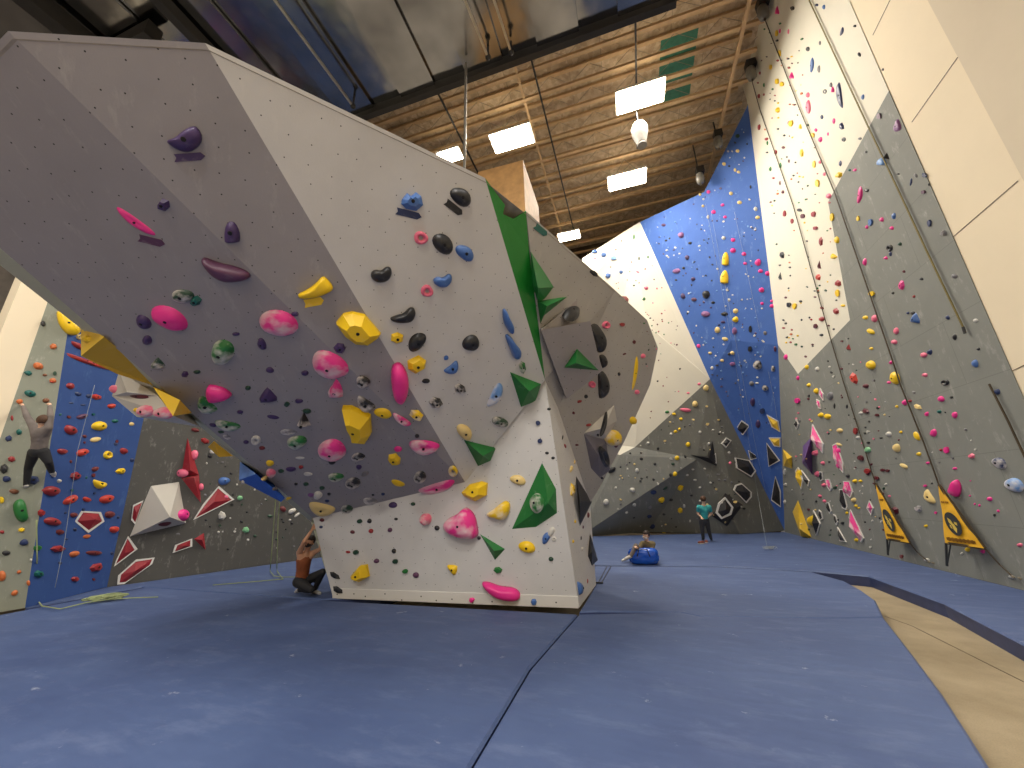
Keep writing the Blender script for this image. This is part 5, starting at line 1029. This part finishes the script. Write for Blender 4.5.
    bm = bmesh.new(); bmesh.ops.create_cone(bm, cap_ends=True, segments=8, radius1=.016*s, radius2=.006*s, depth=.045*s, matrix=orient(0, (1, 1, 1), hc+f*.098*s-up*.02*s)); bmobj('nose', bm, sk, root)
    if mask:
        bm = bmesh.new(); bmesh.ops.create_uvsphere(bm, u_segments=14, v_segments=10, radius=1, matrix=orient(0, (.074*s, .066*s, .052*s), hc+f*.045*s-up*.052*s)); bmobj('face_mask', bm, mask, root, smooth=True)
    else:
        bm = bmesh.new(); bmesh.ops.create_uvsphere(bm, u_segments=8, v_segments=6, radius=1, matrix=orient(0, (.024*s, .008*s, .006*s), hc+f*.083*s-up*.055*s)); bmobj('mouth', bm, plain('lips', (160, 90, 80), .5), root)
    return root
def JD(d0, **k): return {n: atdepth(q[0], q[1], d0+(q[2] if len(q) > 2 else 0)) for n, q in k.items()}
# standing man by the back wall, seen from behind
fb = P(704, 541, z=0); d = dep(fb)
J = JD(d, head=(703.3, 499.6), neck=(703.6, 504), chest=(704, 510), pelvis=(704, 519), shL=(698.8, 507), shR=(709.2, 507), elL=(697.8, 513.5, .1), elR=(711.5, 513.5, .1), wrL=(701.5, 517.5, -.12), wrR=(708.5, 516.5, .1),
       hpL=(701.8, 520), hpR=(706.2, 520), knL=(702.3, 529.5), knR=(708.5, 529.5), anL=(703.2, 538.6), anR=(711, 538.6), toL=(702.6, 539.2, .18), toR=(711.6, 539.2, .18)); J['base'] = fb
person('person standing with back to us, turquoise t-shirt, dark trousers, by the back wall', J, m_skin2, 't_shirt', m_tealc, m_chr, m_hair2, m_blk, 1.0, face=V((.2, 1, .25)))
# pair of shoes on the mat behind him
for i, (x, y) in enumerate(((701.5, 544), (706.5, 543))):
    c = P(x, y, z=.0); root = empty('climbing_shoe', c, label='%s climbing shoe lying on the mat near the standing man' % ('nearer reddish' if i == 0 else 'farther reddish'), cat='shoe', group='shoes on the far mat')
    bm = bmesh.new(); bmesh.ops.create_icosphere(bm, subdivisions=2, radius=1, matrix=Matrix.Translation(c+V((0, 0, .055))) @ Matrix.Rotation(.5+i, 4, 'Z') @ Matrix.Diagonal((.14, .055, .05, 1))); bmobj('upper', bm, m_shoe, root, smooth=True)
    bm = bmesh.new(); bmesh.ops.create_icosphere(bm, subdivisions=2, radius=1, matrix=Matrix.Translation(c+V((0, 0, .018))) @ Matrix.Rotation(.5+i, 4, 'Z') @ Matrix.Diagonal((.15, .06, .018, 1))); bmobj('sole', bm, m_wshoe, root, smooth=True)
# seated man with the blue bag
fb = P(645, 562.5, z=0); d = dep(fb)
J = JD(d, head=(646, 535.5, .1), neck=(646.5, 541, .12), chest=(648, 546, .15), pelvis=(650.5, 556.5, .25), shL=(642.5, 543.5, .0), shR=(653, 543.8, .25), elL=(638.5, 550, -.1), elR=(651.5, 551, -.05), wrL=(636.5, 547.5, -.25), wrR=(643.5, 550.5, -.2),
       hpL=(647, 558, .15), hpR=(650, 558.5, .35), knL=(636, 545.8, -.15), knR=(634, 549, .3), anL=(630.5, 556.5, -.25), anR=(627.5, 558, .1), toL=(625.5, 558.5, -.3), toR=(622.5, 560.5, .0))
J['base'] = fb
person('person sitting behind a blue bag in an olive fleece with knees drawn up', J, m_skin2, 'fleece', m_olive, m_gry, m_hair, m_wshoe, .88, face=V((-.75, -1, 0)), sleeves='long', mask=plain('pale_face_mask', (212, 205, 200), .7))
bc = P(644.5, 564, z=0); root = empty('rope_bag', bc, label='shiny blue bag standing on the mat in front of the seated person', cat='bag')
bm = bmesh.new(); bmesh.ops.create_icosphere(bm, subdivisions=4, radius=1)
for v in bm.verts:
    q = v.co.copy(); k = (abs(q.x)**4+abs(q.y)**4+abs(q.z)**4)**.25; q = q/k; q *= 1+.09*noise.noise(q*3.1)+.05*noise.noise(q*8)
    v.co = V((q.x*.35, q.y*.2, max(q.z, -.98)*.185+.19))+bc
bmobj('bag_body', bm, plain('glossy_blue_bag', (24, 84, 190), .25), root, smooth=True)
bm = bmesh.new(); tube(bm, [bc+V((-.15, -.2, .2)), bc+V((-.1, -.24, .36)), bc+V((.1, -.24, .36)), bc+V((.15, -.2, .2))], .012, 6); bmobj('handle', bm, m_dk, root)
# woman crouching under the boulder
fb = P(303, 594, z=0); d = dep(fb)
J = JD(d, head=(309.5, 542, .0), neck=(307, 550.5), chest=(304, 560), pelvis=(302, 578, .0), shL=(299.5, 552.5, -.08), shR=(313, 553, .08), elL=(304.5, 541, -.25), elR=(320.5, 549, .1), wrL=(311.5, 530.5, -.12), wrR=(322, 537, .3),
       hpL=(298, 582, -.1), hpR=(306, 581, .08), knL=(311, 589.5, -.25), knR=(322.5, 572, -.1), anL=(299, 589.5, .1), anR=(314, 591, .1), toL=(295, 593, .2), toR=(320, 593.5, -.05))
J['base'] = fb
person('person crouching in a rust brown tank top and black leggings, gripping the boulder edge', J, m_skin, 'tank_top', m_rust, m_blk, m_hair, m_wshoe, .9, face=V((.35, -1, .1)), mask=m_blk, bare_shoulder=True, hairlen=.3)
# climber on the left grey wall
hp_, hn = hit(36, 445); d = dep(hp_)-.34
J = JD(d, head=(42.8, 421), neck=(42, 427.5), chest=(40.8, 434.5), pelvis=(39, 450), shL=(34, 427.5), shR=(48, 428), elL=(26.8, 416, .1), elR=(50.3, 416.5, .05), wrL=(22.5, 405, .25), wrR=(50, 404.5, .2),
       hpL=(34.5, 452), hpR=(43, 452), knL=(28.5, 468, .1), knR=(48.5, 462, .02), anL=(26.3, 485.5, .12), anR=(52, 472.5, .15), toL=(22, 489.5, .3), toR=(54.5, 475, .3))
J['base'] = J['pelvis'].copy(); J['handL'] = ((atdepth(20, 401.5, d+.33))-J['wrL']); J['handR'] = ((atdepth(47, 400.5, d+.33))-J['wrR'])
person('person climbing the left grey wall in a grey top and black trousers', J, m_skin2, 'long_sleeved_top', m_gry, m_blk, m_hair2, m_wshoe, .8, face=-hn, sleeves='long')
# webbing handle on the mat beside the boulder
r0 = [P(607, 566.5, z=.012), P(598, 583, z=.012), P(601, 583.5, z=.012), P(611, 566.5, z=.012)]
root = empty('mat_handle', r0[1], label='black webbing handle stitched on the mat right beside the boulder foot', cat='handle')
bm = bmesh.new(); bar(bm, r0[0], r0[1], .012, .01); bar(bm, r0[2], r0[3], .012, .01); bmobj('webbing', bm, m_cond, root)
bm = bmesh.new(); add_box(bm, (r0[1]+r0[2])/2+V((0, 0, .01)), (.14, .05, .02)); bmobj('buckle', bm, m_cond, root)
